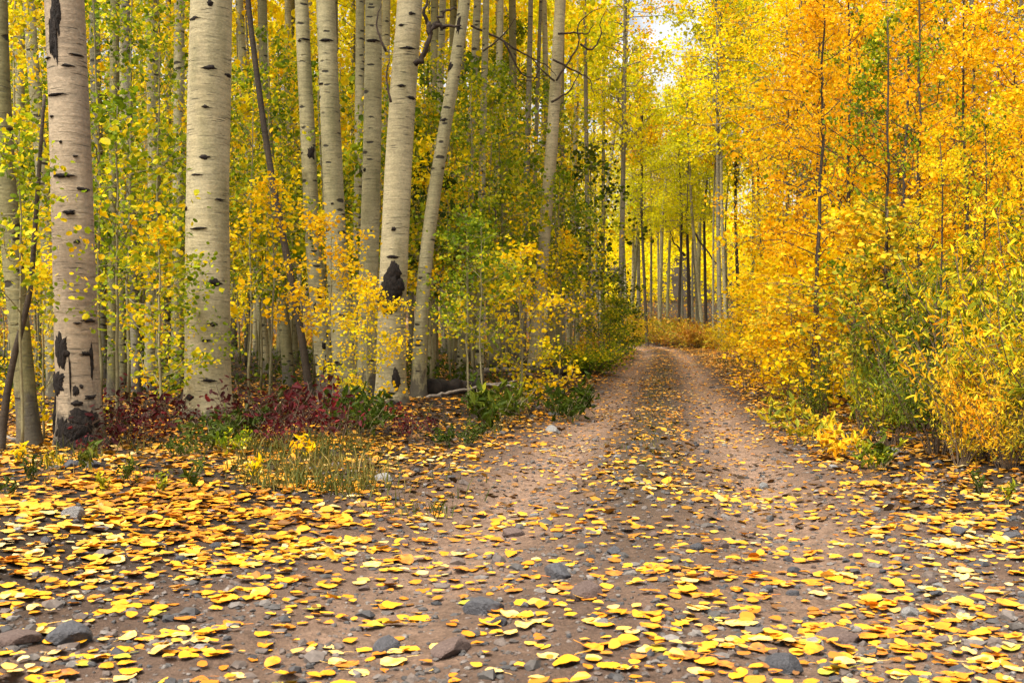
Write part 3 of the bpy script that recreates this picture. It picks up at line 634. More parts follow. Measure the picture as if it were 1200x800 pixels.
# ------------------------------------------------------------------ the far stand beyond the road bend
LM = [(95, 'scarred grey trunk'), (244, 'thick smooth trunk'), (345, 'blackened leaning snag'), (405, 'broad cream trunk'), (460, 'black wounded trunk'), (560, 'slender spotted trunk'), (632, 'slim roadside trunk'), (700, 'left road edge')]
def near_lm(px):
    return min(LM, key=lambda a: abs(a[0] - px))[1]
def far_stand():
    xs = [(728, 42, 8), (738, 66, 4.5), (746, 72, 5), (757, 60, 4), (762, 74, 5), (771, 80, 4), (779, 70, 6), (786, 82, 4), (793, 66, 5), (800, 86, 5), (811, 72, 5), (818, 64, 4), (825, 78, 6), (832, 68, 4), (838, 60, 4), (843, 54, 8), (849, 58, 6), (858, 72, 4), (866, 64, 5),
          (751, 84, 5), (815, 88, 5), (734, 82, 5), (880, 70, 5), (895, 62, 6), (712, 60, 5), (700, 70, 5)]
    for i, (px, d, wp) in enumerate(xs):
        l = rng.normal() * 11; bow = rng.normal() * 4; H = rng.uniform(19, 24) * (1 if d > 50 else .9); wp *= rng.uniform(.6, 1.15)
        if 733 < px < 836: H *= .68
        pts = [(px - l * .4, 392), (px + bow, 250), (px + l, 60)]
        tk = Trunk(pts, d, wp * 1.0, H, .2, .6)
        o = thing('aspen_tree', 'tree', (tk.x0, d, tk.g), group='aspens of the far stand')
        ob('trunk', tk.mesh(8, 20, i + 50), M[['bark_grey', 'bark_pale', 'bark_green', 'bark_brown', 'bark_grey'][i % 5]], o)
        v = LIB['tall'][i % 5]; mt = ['lemon', 'limey', 'lemon', 'limey', 'gold'][i % 5]
        if px in (728, 738): mt = 'limey'
        rz = float(rng.random() * 6.28); s = H / 21
        for nm, me, mm in (('limbs', v[0], 'bark_grey'), ('crown', v[1], mt)):
            c = ob(nm, me, M[mm], o); c.rotation_euler = (0, 0, rz); c.scale = (s * 1.05, s * 1.05, s)
            top = tk.c(np.array(tk.g + H * .7)); c.location = ((top[0] - tk.x0), 0, 0)
        dep = 'at the front of' if d < 68 else ('midway into' if d < 84 else 'deep in')
        col = {'lemon': 'lemon', 'gold': 'golden', 'limey': 'lime'}[mt]
        want(o, f'{["grey", "pale", "greenish", "dark", "grey"][i % 5]} trunk, {col} crown, {dep} the far stand', px)
far_stand()

def mid_trees():
    # full-crowned trees between the near stand and the far one, both sides of the road
    L = [(-60, 30, 11, 'undery'), (10, 24, 10, 'undery'), (70, 34, 13, 'lemon'), (130, 26, 10, 'undery'), (165, 40, 15, 'lemon'), (225, 30, 12, 'undery'), (275, 44, 17, 'lemon'), (290, 24, 8.5, 'undery'), (335, 36, 14, 'lemon'), (390, 48, 18, 'lemon'), (415, 30, 11, 'lemon'),
         (450, 40, 15, 'undery'), (505, 34, 12, 'limey'), (530, 52, 19, 'lemon'), (575, 40, 14, 'undery'), (605, 30, 9, 'under'), (640, 48, 16, 'lemon'), (655, 46, 14, 'limey'), (350, 60, 20, 'lemon'), (200, 58, 20, 'lemon'), (470, 62, 21, 'lemon'), (590, 64, 21, 'lemon'), (60, 56, 19, 'lemon'), (-40, 50, 18, 'lemon')]
    for px, d, h, mt in L:
        o = plant('aspen_tree', 'tree', 'mid', px, d, h, mt, 'bark_grey', parts=('trunk', 'crown'), group='full crowned aspens behind the left stand')
        col = {'lemon': 'lemon yellow', 'undery': 'yellow', 'under': 'yellow green', 'limey': 'lime green'}[mt]
        want(o, f'{col} full crowned aspen far behind the {near_lm(px)}', px)
    Rr = [(935, 38, 15, 'gold'), (925, 28, 9, 'lemon'), (940, 30, 13, 'orange'), (965, 44, 18, 'gold'), (1000, 26, 12, 'gold'), (1035, 36, 16, 'gold'), (1060, 24, 11, 'orange'), (1110, 30, 14, 'orange'), (1140, 22, 11, 'orange'), (1185, 28, 13, 'orange'), (1240, 24, 12, 'gold'), (1090, 46, 19, 'gold'), (1180, 44, 18, 'gold'), (950, 58, 21, 'lemon'), (1270, 34, 15, 'gold'), (1010, 60, 22, 'gold'), (1300, 24, 12, 'orange')]
    for px, d, h, mt in Rr:
        o = plant('aspen_tree', 'tree', 'mid', px, d, h, mt, 'bark_grey', parts=('trunk', 'crown'), group='full crowned aspens right of the road')
        col = {'lemon': 'lemon yellow', 'gold': 'golden', 'orange': 'orange gold'}[mt]
        row = 'in the front rank' if d < 27 else ('in the middle rank' if d < 43 else 'in the back rank')
        want(o, f'tall {col} aspen {row}, right of the road', px)
mid_trees()

def far_wood():
    rg = np.random.default_rng(77); mb = MB(); LP = []
    for i in range(150):
        d = rg.uniform(118, 200); px = rg.uniform(-80, 1280); x = px2x(px, d); g = float(base_z(x, d)); h = rg.uniform(15, 22)
        if 735 < px < 830: h *= .5
        mb.add(*tube(np.array([[x, d, g - .3], [x + rg.normal() * .3, d, g + h * .5], [x + rg.normal() * .6, d, g + h]]), [.15, .1, .03], 5, cap=False))
        n = 900; u = rg.random(n) ** .8; rad = 2.5 * np.sin(np.pi * np.clip(.12 + .86 * u, 0, 1)) ** .7; a = rg.random(n) * 6.28; q = np.sqrt(rg.random(n))
        k = rg.integers(0, 26, n); cl = rg.normal(size=(26, 3)) * .5
        b = h * (.02 if rg.random() < .75 else .3)
        LP.append(np.stack([x + np.cos(a) * rad * q, d + np.sin(a) * rad * q, g + b + (h - b) * u], -1) + cl[k])
    n = 60000; u = rg.random(n); px = rg.uniform(-60, 1260, n); d = rg.uniform(111, 120, n); x = px2x(px, d)
    top = 6.5 + 7 * fbm(x * .12, d * .1, 71, 3); k = fbm(x * .45, u * 6, 72, 3) > .36
    LP.append(np.stack([x, d, base_z(x, d) + u ** .9 * top], -1)[k])
    V, q = leaves_geo(np.concatenate(LP), .34, rg, .85, .5, 'quad')
    t = ob('far_wood', mesh('far_wood', V, [q]), M['lemon'], kind='stuff')
    ob('trunks', mb.build('trunks', True), M['bark_grey'], t, kind='stuff')
far_wood()

# ------------------------------------------------------------------ understory of the left stand
def left_understory():
    rg = np.random.default_rng(5); n = 0
    row = []
    # (px, d, height, leaves)
    for d, hs, step in ((9.6, (1.5, 2.2), 130), (11.6, (2.0, 2.7), 95), (15, (2.6, 4.2), 56), (18, (3, 5.2), 46), (22, (3.4, 6), 40), (27, (3.6, 7), 38)):
        px = -60 + rg.random() * step
        while px < 700:
            dd = d * rg.uniform(.94, 1.06); x = px2x(px, dd); ok = x < road_x(dd) - 1.9
            if dd < 10.6 and abs(px - 243) < 95: ok = False
            if dd < 13 and (px > 330 or abs(px - 90) < 75): ok = False
            if dd < 13 and abs(px - 460) < 26: ok = False
            if dd < 22 and abs(px - 634) < 36: ok = False
            if ok: row.append((px, dd, rg.uniform(*hs)))
            px += step * rg.uniform(.6, 1.4)
    for px, d, h in row:
        mt = rg.choice(['under', 'undery', 'under', 'under', 'dkgreen' if rg.random() < .35 else 'under']); lib = 'sap' if h > 2 else 'bush'
        o = plant('aspen_sapling', 'sapling', lib, px, d, h, mt, 'green_stem', group='saplings under the left stand', wide=float(rg.uniform(.9, 1.2)))
        size = 'tall' if h > 3.4 else ('middling' if h > 2.1 else 'short'); col = {'under': 'green and yellow', 'undery': 'mostly yellow', 'dkgreen': 'deep green'}[mt]
        lm = min(LM, key=lambda a: abs(a[0] - px)); dd = {95: 7.5, 244: 10.6, 345: 12.2, 405: 13.2, 460: 12.6, 560: 19, 632: 22.5, 700: 30}[lm[0]]
        rel = 'in front of' if d < dd - .6 else ('behind' if d > dd + .6 else 'beside')
        if lm[0] == 700: lm = (0, 'left road edge'); rel = 'near'
        want(o, f'{size} {col} sapling {rel} the {lm[1]}', px)
    # tall airy ones whose sprays hang between the big trunks
    for px, d, h, mt in [(-20, 10.5, 4.2, 'undery'), (18, 12, 4.8, 'undery'), (118, 11.4, 4.6, 'under'), (150, 12.4, 5.0, 'under'), (186, 13.6, 5.2, 'under'), (140, 16.5, 6.0, 'under'), (215, 18, 6, 'undery'), (292, 13.2, 3.9, 'under'), (318, 15.4, 4.8, 'under'), (336, 18, 5.6, 'undery'), (398, 17.5, 5.0, 'undery'), (446, 16.5, 4.6, 'undery'), (500, 17.5, 5.0, 'under'), (528, 16.5, 4.8, 'under'), (552, 15.5, 4.2, 'under'),
                         (572, 19, 5.2, 'under'), (588, 17.5, 4.2, 'under'), (594, 23, 6.2, 'under'), (650, 25, 6.2, 'under'), (668, 29, 6.5, 'undery'), (574, 27, 7, 'under'), (40, 16, 5.6, 'under'), (268, 21, 6.5, 'undery'), (372, 22, 6.5, 'undery'), (470, 23, 6.8, 'undery'), (100, 21, 6.6, 'undery')]:
        o = plant('aspen_sapling', 'sapling', 'airy', px, d, h, mt, 'green_stem', group='saplings under the left stand')
        col = {'under': 'green and yellow', 'undery': 'mostly yellow', 'dkgreen': 'deep green'}[mt]
        want(o, f'tall airy {col} sapling near the {near_lm(px)}', px)
    # the ones that catch the eye
    for px, d, h, mt, lab in [(430, 10.3, 1.25, 'undery', 'thin stemmed yellow sapling forking right before the black wounded trunk'), (548, 12.0, 2.1, 'under', 'slim green stemmed sapling beside the dark rotten log'), (566, 11.4, 2.0, 'under', 'straight green stemmed sapling right of the dark rotten log'),
                              (612, 12.6, 1.8, 'undery', 'thin yellow leaved sapling on the leafy bank before the grey fallen branches'), (26, 7.0, 2.0, 'under', 'green sapling whose sprays cross the scarred grey trunk'), (52, 7.9, 1.2, 'undery', 'yellow sapling between the bowing edge trunk and the scarred trunk'),
                              (138, 8.6, 2.5, 'under', 'green sapling spreading right of the scarred grey trunk'), (190, 9.9, 1.7, 'under', 'sapling with sprays over the thick smooth trunk from its left'), (315, 11.2, 2.3, 'gold', 'golden sapling between the thick smooth trunk and the snag'), (385, 11.6, 2.0, 'gold', 'golden yellow sapling before the paired trunks'),
                              (690, 27, 5.2, 'dkgreen', 'dark green leafy tree left of the road near the bend'), (672, 24, 3.6, 'under', 'yellow green lower tree behind the slim roadside trunk'), (655, 19.5, 2.6, 'undery', 'yellow speckled sapling at the road edge by the slim leaning trunk'), (505, 15.5, 3.2, 'dkgreen', 'deep green sapling right of the leaning cream trunk'), (545, 22, 5.2, 'under', 'tall yellow green sapling behind the slender spotted trunk')]:
        plant('aspen_sapling', 'sapling', 'sap' if h > 1.9 else 'bush', px, d, h, mt, 'green_stem', label=lab, group='saplings under the left stand', wide=1.2)
    # bushes along the left road edge
    for px, d, h, mt in [(742, 50, 1.6, 'rust'), (728, 38, 1.9, 'under'), (716, 31, 1.7, 'under'), (702, 26, 1.5, 'under'), (733, 44, 1.9, 'undery'), (690, 22.5, .8, 'under'), (712, 35, 2.6, 'dkgreen')]:
        col = {'rust': 'rust tinted', 'under': 'yellow green', 'undery': 'yellow', 'dkgreen': 'deep green'}[mt]
        o = plant('bush', 'bush', 'bush' if h > 1.2 else 'dome', px, d, h, mt, 'twig', group='bushes along the left road edge', wide=1.5); want(o, f'{col} bush along the left edge of the road', px)
left_understory()

# ------------------------------------------------------------------ golden thicket and willows right of the road
def right_thicket():
    rg = np.random.default_rng(9); row = []
    for d, hs, step, xs in ((8.6, (2.0, 3.0), 100, 1100), (10.5, (2.4, 3.8), 86, 1040), (13, (3.2, 5.2), 68, 1000), (16.5, (3.8, 6.4), 54, 970), (21, (4.5, 7.5), 58, 955), (27, (4, 8), 52, 935)):
        px = xs
        while px < 1420:
            dd = d * rg.uniform(.95, 1.05); x = px2x(px, dd)
            if x > road_x(dd) + 2.0: row.append((px, dd, rg.uniform(*hs)))
            px += step * rg.uniform(.7, 1.3)
    for px, d, h in row:
        hi = (px - 850) / 350 + rg.normal() * .25
        mt = 'orange' if d > 12 and hi > .30 else 'gold'
        if d < 17.5 and 985 < px < 1110 and rg.random() < .28: mt = 'under'
        elif d < 11.5 and px > 1000: mt = rg.choice(['undery', 'gold', 'under', 'under'])
        elif rg.random() < .08: mt = 'undery'
        o = plant('young_aspen', 'young aspen', 'young', px, d, h, mt, 'bark_brown', group='young aspens right of the road', wide=float(rg.uniform(.85, 1.1)))
        size = 'tall' if h > 4.8 else ('middling' if h > 3.2 else 'short'); col = {'gold': 'golden', 'orange': 'orange gold', 'undery': 'yellow', 'under': 'green and yellow'}[mt]
        rk = 'front' if d < 9.5 else ('second' if d < 11.7 else ('third' if d < 14.8 else ('fourth' if d < 18.5 else ('fifth' if d < 24 else 'rearmost'))))
        want(o, f'{size} {col} young aspen in the {rk} rank right of the road', px)
    for px, d, h, lab in [(952, 12.2, 4.6, 'orange young aspen with a dark leaning stem, high on the right of the road')]:
        plant('young_aspen', 'young aspen', 'young', px, d, h, 'orange', 'bark_brown', label=lab, group='young aspens right of the road')
    # road-edge golden bushes
    for px, d, h, mt in [(838, 46, 1.0, 'gold'), (852, 38, 1.1, 'gold'), (868, 30, 1.3, 'gold'), (884, 25, 1.8, 'gold'), (902, 21, 2.0, 'gold'), (922, 18, 2.2, 'gold'), (942, 15.2, 2.1, 'gold'), (915, 14.6, 1.4, 'gold'), (960, 12.6, 1.8, 'gold'), (925, 12.4, 1.2, 'willowy'), (1000, 11.2, 2.0, 'gold'), (985, 14, 2.6, 'gold'), (1040, 10, 1.9, 'willowy')]:
        o = plant('bush', 'bush', 'bush', px, d, h, mt, 'twig', group='bushes along the right road edge', wide=1.45)
        want(o, ('golden' if mt == 'gold' else 'yellow and green') + ' bush along the right edge of the road', px)
    for px, d, h, mt in [(786, 61, 1.5, 'rust'), (772, 66, 1.3, 'rust'), (806, 57, 1.5, 'rust'), (822, 54, 1.2, 'rust'), (760, 72, 1.6, 'rust'), (748, 70, 1.2, 'gold'), (735, 66, 1.5, 'gold'), (797, 64, 1.4, 'rust')]:
        o = plant('bush', 'bush', 'dome', px, d, h, mt, 'twig', group='low bushes at the road bend', wide=1.5)
        want(o, ('rust orange' if mt == 'rust' else 'golden') + ' low bush beyond the bend of the road', px)
    W = [(1010, 9.6, .9, 'willowg'), (965, 11.0, .75, 'willowg'), (1045, 8.4, .95, "willowg"), (1100, 7.7, 1.15, "willowg"), (1150, 7.2, 1.2, 'willowy'), (1195, 7.0, 1.3, 'willow'), (1240, 6.8, 1.4, 'willow'), (1075, 9.2, 1.5, "willowg"), (1130, 8.8, 1.6, "willowg"), (1185, 8.4, 1.9, 'willow'), (1240, 8.4, 1.9, 'willow'), (1125, 7.0, .62, 'willowy'), (1020, 10.4, 1.05, 'willowg'), (1180, 6.7, .7, 'willowy'), (1320, 6.6, 1.4, 'willow'), (1400, 6.3, 1.3, 'willowy'), (1330, 8.2, 1.8, 'willow')]
    for px, d, h, mt in W:
        o = plant('willow_shrub', 'shrub', 'willow', px, d, h, mt, 'twig', group='narrow leaved willow shrubs', wide=1.05)
        size = 'low' if h < 1 else ('mid height' if h < 1.45 else 'tall'); want(o, f'{size} {dict(willowy="orange yellow", willowg="mostly green").get(mt, "green and yellow")} willow shrub at the right verge', px)
right_thicket()

# ------------------------------------------------------------------ low plants, grass, logs
def low_plants():
    rg = np.random.default_rng(21)
    for px, py, h in [(120, 540, .36), (135, 532, .42), (152, 538, .4), (172, 530, .44), (185, 520, .5), (160, 520, .5), (200, 512, .42), (262, 512, .38), (280, 520, .5), (298, 528, .48), (315, 524, .5), (335, 530, .5), (350, 520, .55), (368, 526, .5), (385, 518, .52), (400, 528, .4), (312, 508, .5), (345, 505, .5), (372, 504, .5), (470, 512, .34), (482, 518, .3), (455, 508, .34), (130, 520, .4), (225, 515, .35), (500, 508, .3), (330, 540, .36), (105, 552, .22)]:
        h *= float(rg.uniform(.55, .95)); d = F * EYE / (py - 400 + 4); o = plant('red_shrub', 'shrub', 'red', px, d, h, 'crimson', 'twig', group='dark red low shrubs under the aspens', wide=1.2)
        b = 'dark red low shrub at the foot of the scarred trunk' if px < 140 else ('dark red low shrub between the scarred and the thick trunk' if px < 235 else ('dark red low shrub in the patch right of the thick trunk' if px < 420 else 'dark red low shrub by the foot of the wounded trunk'))
        want(o, b, px)
    for px, py, h, lib, mt in [(236, 548, .26, 'herb', 'herb'), (252, 540, .30, 'herb', 'herb'), (272, 550, .2, 'herb', 'under'), (212, 556, .16, 'herb', 'herb'), (290, 530, .26, 'herb', 'herb'), (420, 522, .34, 'herb', 'dkgreen'), (432, 516, .4, 'herb', 'dkgreen'), (412, 512, .4, 'herb', 'dkgreen'), (575, 498, .5, 'herb', 'dkgreen'), (590, 492, .5, 'herb', 'dkgreen'), (672, 484, .5, 'herb', 'dkgreen'), (660, 488, .36, 'herb', 'dkgreen'), (520, 522, .18, 'herb', 'dkgreen'), (560, 512, .2, 'herb', 'herb'), (545, 520, .16, 'herb', 'herb'),
                               (358, 548, .22, 'wisp', 'gold'), (62, 575, .16, 'wisp', 'willowy'), (20, 566, .18, 'wisp', 'gold'), (150, 590, .16, 'wisp', 'herb'), (98, 578, .24, 'wisp', 'herb'), (40, 590, .18, 'wisp', 'herb'), (222, 590, .2, 'wisp', 'herb'), (120, 600, .12, 'wisp', 'willow'), (186, 596, .14, 'wisp', 'willow'), (300, 575, .16, 'wisp', 'gold'), (1182, 590, .14, 'wisp', 'willow'), (1150, 575, .16, 'wisp', 'herb'), (8, 610, .14, 'wisp', 'herb'), (950, 515, .34, 'herb', 'willowy'), (985, 530, .3, 'herb', 'willowy'), (1030, 545, .26, 'herb', 'willow'), (915, 500, .36, 'herb', 'willowy')]:
        d = F * EYE / (py - 400 + 4); nm, ct = ('herb', 'plant'); o = plant(nm, ct, lib, px, d, h, mt, 'green_stem', group='small green and yellow ground plants')
        col = {'herb': 'light green', 'dkgreen': 'dark green', 'under': 'yellow green', 'gold': 'golden', 'willowy': 'orange yellow', 'willow': 'green and yellow'}[mt]
        b = f'{"leafy" if lib == "herb" else "wispy"} {col} ground plant ' + ('on the right verge' if px > 800 else ('among fallen leaves on the left verge' if py > 560 or px < 100 else 'at the edge of the left stand')); want(o, b, px)
    # grass
    P = []
    def tuft(x, y, n, s):
        P.append(np.stack([x + rg.normal(size=n) * s, y + rg.normal(size=n) * s], -1))
    for k in range(110):
        px = rg.uniform(285, 440); py = rg.uniform(535, 585); d = F * EYE / (py - 400); tuft(px2x(px, d), d, 14, .06)
    for k in range(60):
        px = rg.uniform(30, 560); py = rg.uniform(528, 600); d = F * EYE / (py - 400); tuft(px2x(px, d), d, 6, .05)
    for k in range(150):
        y = rg.uniform(6, 26); tuft(road_x(y) + rg.normal() * .14, y, 5, .07)
    for k in range(160):
        y = rg.uniform(9, 34); sd = rg.choice([-1, 1]); tuft(road_x(y) + sd * rg.uniform(1.35, 2.3), y, 9, .12)
    P = np.concatenate(P); n = len(P); z = gzf(P[:, 0], P[:, 1]) - .01; h = rg.uniform(.04, .14, n) * np.where(np.abs(P[:, 0] - road_x(P[:, 1])) < .6, .45, 1)
    a = rg.random(n) * 6.28; wv = np.stack([np.cos(a), np.sin(a), 0 * a], -1) * .0028 * (1 + P[:, 1:2] * .05); ln = rg.normal(size=(n, 2)) * .45 * h[:, None]
    b = np.column_stack([P, z]); m_ = b + np.column_stack([ln * .35, h * .6]); t = b + np.column_stack([ln, h])
    V = np.stack([b - wv, b + wv, m_ + wv * .8, t, m_ - wv * .8], 1).reshape(-1, 3); i = np.arange(n)[:, None] * 5
    ob('grass', mesh('grass', V, [i + np.array([[0, 1, 2, 4]]), i + np.array([[4, 2, 3]])]), M['grass'], kind='stuff')
low_plants()

def undergrowth():
    rg = np.random.default_rng(91)
    for nm, mt, n, d0, d1, sz, hgt in (('undergrowth', 'dkgreen', 34000, 14.5, 48, .055, .42), ('far_undergrowth', 'rust', 52000, 46, 118, .14, .8)):  # near mass coloured deep green to put shade into the gaps between trunks
        d = d0 * (d1 / d0) ** rg.random(n); px = rg.uniform(-60, 1260, n); x = px2x(px, d); o = x - road_x(d)
        k = ((np.abs(o) > 2.0) | (d > 84)) & (fbm(x * .9, d * .9, 93, 3) > (.42 if d0 < 40 else .33)); x, d = x[k], d[k]
        top = hgt * np.clip(fbm(x * .7, d * .7, 95, 3) * 2 - .3, .1, 1.2)
        C = np.stack([x, d, gz(x, d) + rg.random(len(x)) * top], -1); V, q = leaves_geo(C, sz, rg, .7, .3, 'round')
        ob(nm, mesh(nm, V, [q]), M[mt], kind='stuff')
undergrowth()

def log(name, label, cat, pts, r, mat, d0=None, sides=12, seed=1, extra=()):
    """a fallen piece along (px, py, d) points"""
    mb = MB(); p0 = None
    for q, rr in [(pts, r)] + list(extra):
        q = np.array(q, float); t = np.linspace(0, len(q) - 1, (len(q) - 1) * 7 + 1)
        P = np.stack([np.interp(t, range(len(q)), px2x(q[:, 0], q[:, 2])), np.interp(t, range(len(q)), q[:, 2]), np.interp(t, range(len(q)), px2z(q[:, 1], q[:, 2]))], -1)
        P[:, 2] = np.maximum(P[:, 2], gz(P[:, 0], P[:, 1]) + rr * .4)
        rg = np.random.default_rng(seed); P[1:-1] += rg.normal(size=(len(t) - 2, 3)) * rr * .25
        if p0 is None: p0 = P[0].copy()
        V, f, c = tube(P, rr * (1 - .5 * t / t[-1]), sides, .25, seed); mb.add(V - p0, f, c)
    o = ob(name, mb.build(name, True), M[mat], loc=p0); o['label'] = label; o['category'] = cat; return o
log('fallen_log', 'dark rotten log lying behind the thin saplings, right of the wounded trunk', 'log', [(500, 472, 14.2), (530, 466, 14.6), (560, 470, 15.2)], .15, 'rot_log', sides=14)
log('fallen_branch', 'long pale grey fallen branch propped over the dark rotten log', 'branch', [(500, 466, 13.6), (530, 459, 13.9), (570, 451, 14.4), (606, 446, 14.8)], .024, 'grey_wood', seed=4, extra=[([(570, 451, 14.4), (600, 452, 14.2), (622, 466, 14)], .022)])
log('fallen_branch', 'forked grey fallen branch further back behind the slim saplings', 'branch', [(545, 440, 17), (572, 434, 17.4), (604, 433, 18), (624, 440, 18.2)], .05, 'grey_wood', seed=6, extra=[([(545, 438, 17), (556, 428, 17.2), (560, 420, 17.3)], .03)])
log('fallen_branch', 'grey fallen branch end lying at the left edge by the bowing trunk', 'branch', [(-30, 512, 8.2), (0, 520, 8.0), (24, 528, 7.8)], .025, 'grey_wood', seed=7)
log('fallen_branch', 'pale twiggy branch lying in the dark red shrubs', 'branch', [(262, 508, 9.4), (285, 502, 9.5), (300, 498, 9.6), (332, 499, 9.8)], .012, 'grey_wood', seed=8, extra=[([(285, 502, 9.5), (272, 516, 9.4), (266, 528, 9.3)], .008), ([(345, 478, 10.2), (372, 470, 10.4), (398, 462, 10.6)], .010)])
log('fallen_log', 'weathered grey log half hidden in the shade left of the road', 'log', [(640, 446, 21), (668, 442, 22), (692, 440, 23)], .11, 'rot_log', seed=9)

# ------------------------------------------------------------------ stones
def rock_mesh(seed, flat=.6):
    import bmesh
    bm = bmesh.new(); bmesh.ops.create_icosphere(bm, subdivisions=4, radius=1); rg = np.random.default_rng(seed)
    pl = rg.normal(size=(11, 3)); pl /= np.linalg.norm(pl, axis=1)[:, None]; dd = rg.uniform(.5, .9, 11)
    V = np.array([v.co[:] for v in bm.verts]); 
    for p, q in zip(pl, dd):
        k = V @ p; V = V - np.where(k > q, (k - q) * .92, 0)[:, None] * p
    V = V * (1 + .16 * (fbm(V[:, 0] * 2.2 + 9 + V[:, 2], V[:, 1] * 2.2 + 7 - V[:, 2], seed, 4) - .45))[:, None]
    V *= (1, rg.uniform(.65, .9), flat)
    for v, c in zip(bm.verts, V): v.co = c
    me = bpy.data.meshes.new('rock'); bm.to_mesh(me); bm.free()
    for p in me.polygons: p.use_smooth = False
    return me
ROCKS = [rock_mesh(k, .42 + .09 * (k % 4)) for k in range(8)]
ROCKPOS = []
def stones():
    rg = np.random.default_rng(31)
    def put(px, py, wpx, mat, label=None, sink=.3, base=None):
        d = F * EYE / (py - 400); 
        for _ in range(4): d = F * (EYE - float(gz(px2x(px, d), d))) / (py - 400)
        x = px2x(px, d); s = wpx / F * d / 2
        o = ob('rock', ROCKS[int(rg.integers(8))], M[mat], loc=(x, d, float(gzf(x, d)) + s * .42 * (1 - 2 * sink)))
        o.scale = (s, s, s); o.rotation_euler = (rg.normal() * .15, rg.normal() * .15, rg.random() * 6.28); o['category'] = 'rock'
        if label: o['label'] = label
        else: want(o, base, px)
        o['group'] = 'stones on the road and its verges'; ROCKPOS.append((x, d, s))
    for px, py, w, mat, lab in [(18, 752, 62, 'rock_brown', 'large brown purple rock with leaves on it, bottom left corner'), (78, 752, 58, 'rock_dark', 'dark slate rock beside the large brown rock, bottom left'), (451, 564, 27, 'rock_grey', 'light grey speckled rock at the leafy verge below the wounded trunk'), (84, 548, 30, 'rock_dark', 'dark pointed rock at the foot of the scarred trunk'), (104, 548, 34, 'rock_dark', 'flat dark rock right of the pointed one at the scarred trunk'),
                              (85, 606, 32, 'rock_grey', 'grey flat rock among leaves on the left verge'), (255, 640, 20, 'rock_dark', 'small black stone in the thick leaves at left'), (528, 765, 62, 'rock_brown', 'flat grey brown rock sunk in the road, bottom centre'), (455, 762, 46, 'rock_dark', 'dark slab in the road below the light grey rock'), (570, 718, 58, 'rock_dark', 'broad dark slab sunk in the road, lower centre'), (690, 698, 48, 'rock_brown', 'reddish flat rock with a leaf on it in the road'), (655, 676, 40, 'rock_dark', 'dark slab at mid road in front of the grass strip'), (600, 628, 32, 'rock_brown', 'brown rock in the road left of the grass strip'), (720, 650, 22, 'rock_dark', 'dark stone at the near end of the grass strip'),
                              (920, 785, 52, 'rock_dark', 'dark slab with a rusty leaf, bottom right of centre'), (818, 644, 22, 'rock_dark', 'round dark stone with an orange leaf in the right track'), (895, 571, 17, 'rock_grey', 'grey cube shaped stone in the dark edge of the right track'), (1125, 626, 26, 'rock_dark', 'dark stone on the right verge below the willows'), (977, 548, 13, 'rock_grey', 'small pale grey stone at the foot of the golden bushes'), (1045, 533, 22, 'rock_grey', 'pale bluish rock under the willow shrubs'), (650, 487, 16, 'rock_grey', 'pale grey rock on the leafy bank left of the road'), (648, 505, 24, 'rock_grey', 'grey rock at the left edge of the road beside the bank'), (980, 750, 60, 'rock_brown', 'wide low brown rock almost buried, lower right'), (1185, 632, 28, 'rock_dark', 'dark rock at the right edge of the photo on the verge'), (55, 640, 22, 'rock_dark', 'small dark rock in leaves at the left edge')]:
        put(px, py, w, mat, lab)
    for i in range(75):
        if i < 34: py = rg.uniform(520, 700); px = 600 + (py - 400) * (1.05 + rg.normal() * .35) + 60; base = ' stone on the stony right verge'
        elif i < 52: py = rg.uniform(500, 650); px = 760 - (py - 400) * (.95 + rg.normal() * .3); base = ' stone along the left edge of the road'
        else: py = rg.uniform(560, 790); px = rg.uniform(380, 1100); base = ' stone embedded in the near road'
        if not 0 < px < 1200: continue
        mat = rg.choice(['rock_dark', 'rock_brown', 'rock_grey'], p=[.45, .37, .18]); w = rg.uniform(.028, .06) * F / (F * EYE / (py - 400))
        put(px, py, w, mat, None, .25, {'rock_dark': 'small dark', 'rock_brown': 'small brown', 'rock_grey': 'small grey'}[mat] + base)
    # gravel
    n = 74000; y = 2.2 * (24 / 2.2) ** (rg.random(n)); px = rg.uniform(-240, 1460, n); x = px2x(px, y)
    o = np.abs(x - road_x(y)); dens = np.where(o < 1.9, .85, .25) + np.where((x - road_x(y) > .9) & (x - road_x(y) < 2.2), .5, 0)
    keep = (rg.random(n) < dens * (.3 + 1.2 * (fbm(x * 1.2, y * 1.2, 44, 3) - .2))); x, y = x[keep], y[keep]; n = len(x)
    s = np.exp(rg.normal(size=n) * .62) * .0052; s = np.minimum(s, .03) * np.interp(y, [2, 10, 24], [1, 1.25, 2])
    t = (1 + 5 ** .5) / 2
    iv = np.array([(-1, t, 0), (1, t, 0), (-1, -t, 0), (1, -t, 0), (0, -1, t), (0, 1, t), (0, -1, -t), (0, 1, -t), (t, 0, -1), (t, 0, 1), (-t, 0, -1), (-t, 0, 1)]) / 1.9
    fc = np.array([(0, 11, 5), (0, 5, 1), (0, 1, 7), (0, 7, 10), (0, 10, 11), (1, 5, 9), (5, 11, 4), (11, 10, 2), (10, 7, 6), (7, 1, 8), (3, 9, 4), (3, 4, 2), (3, 2, 6), (3, 6, 8), (3, 8, 9), (4, 9, 5), (2, 4, 11), (6, 2, 10), (8, 6, 7), (9, 8, 1)])
    a = rg.random(n) * 6.28; J = iv[None] * rg.uniform(.65, 1.3, (n, 12, 1)) * np.stack([rg.uniform(.8, 1.4, n), rg.uniform(.7, 1.1, n), rg.uniform(.4, .8, n)], -1)[:, None]
    c, q = np.cos(a)[:, None], np.sin(a)[:, None]; V = np.stack([J[..., 0] * c - J[..., 1] * q, J[..., 0] * q + J[..., 1] * c, J[..., 2]], -1) * s[:, None, None]
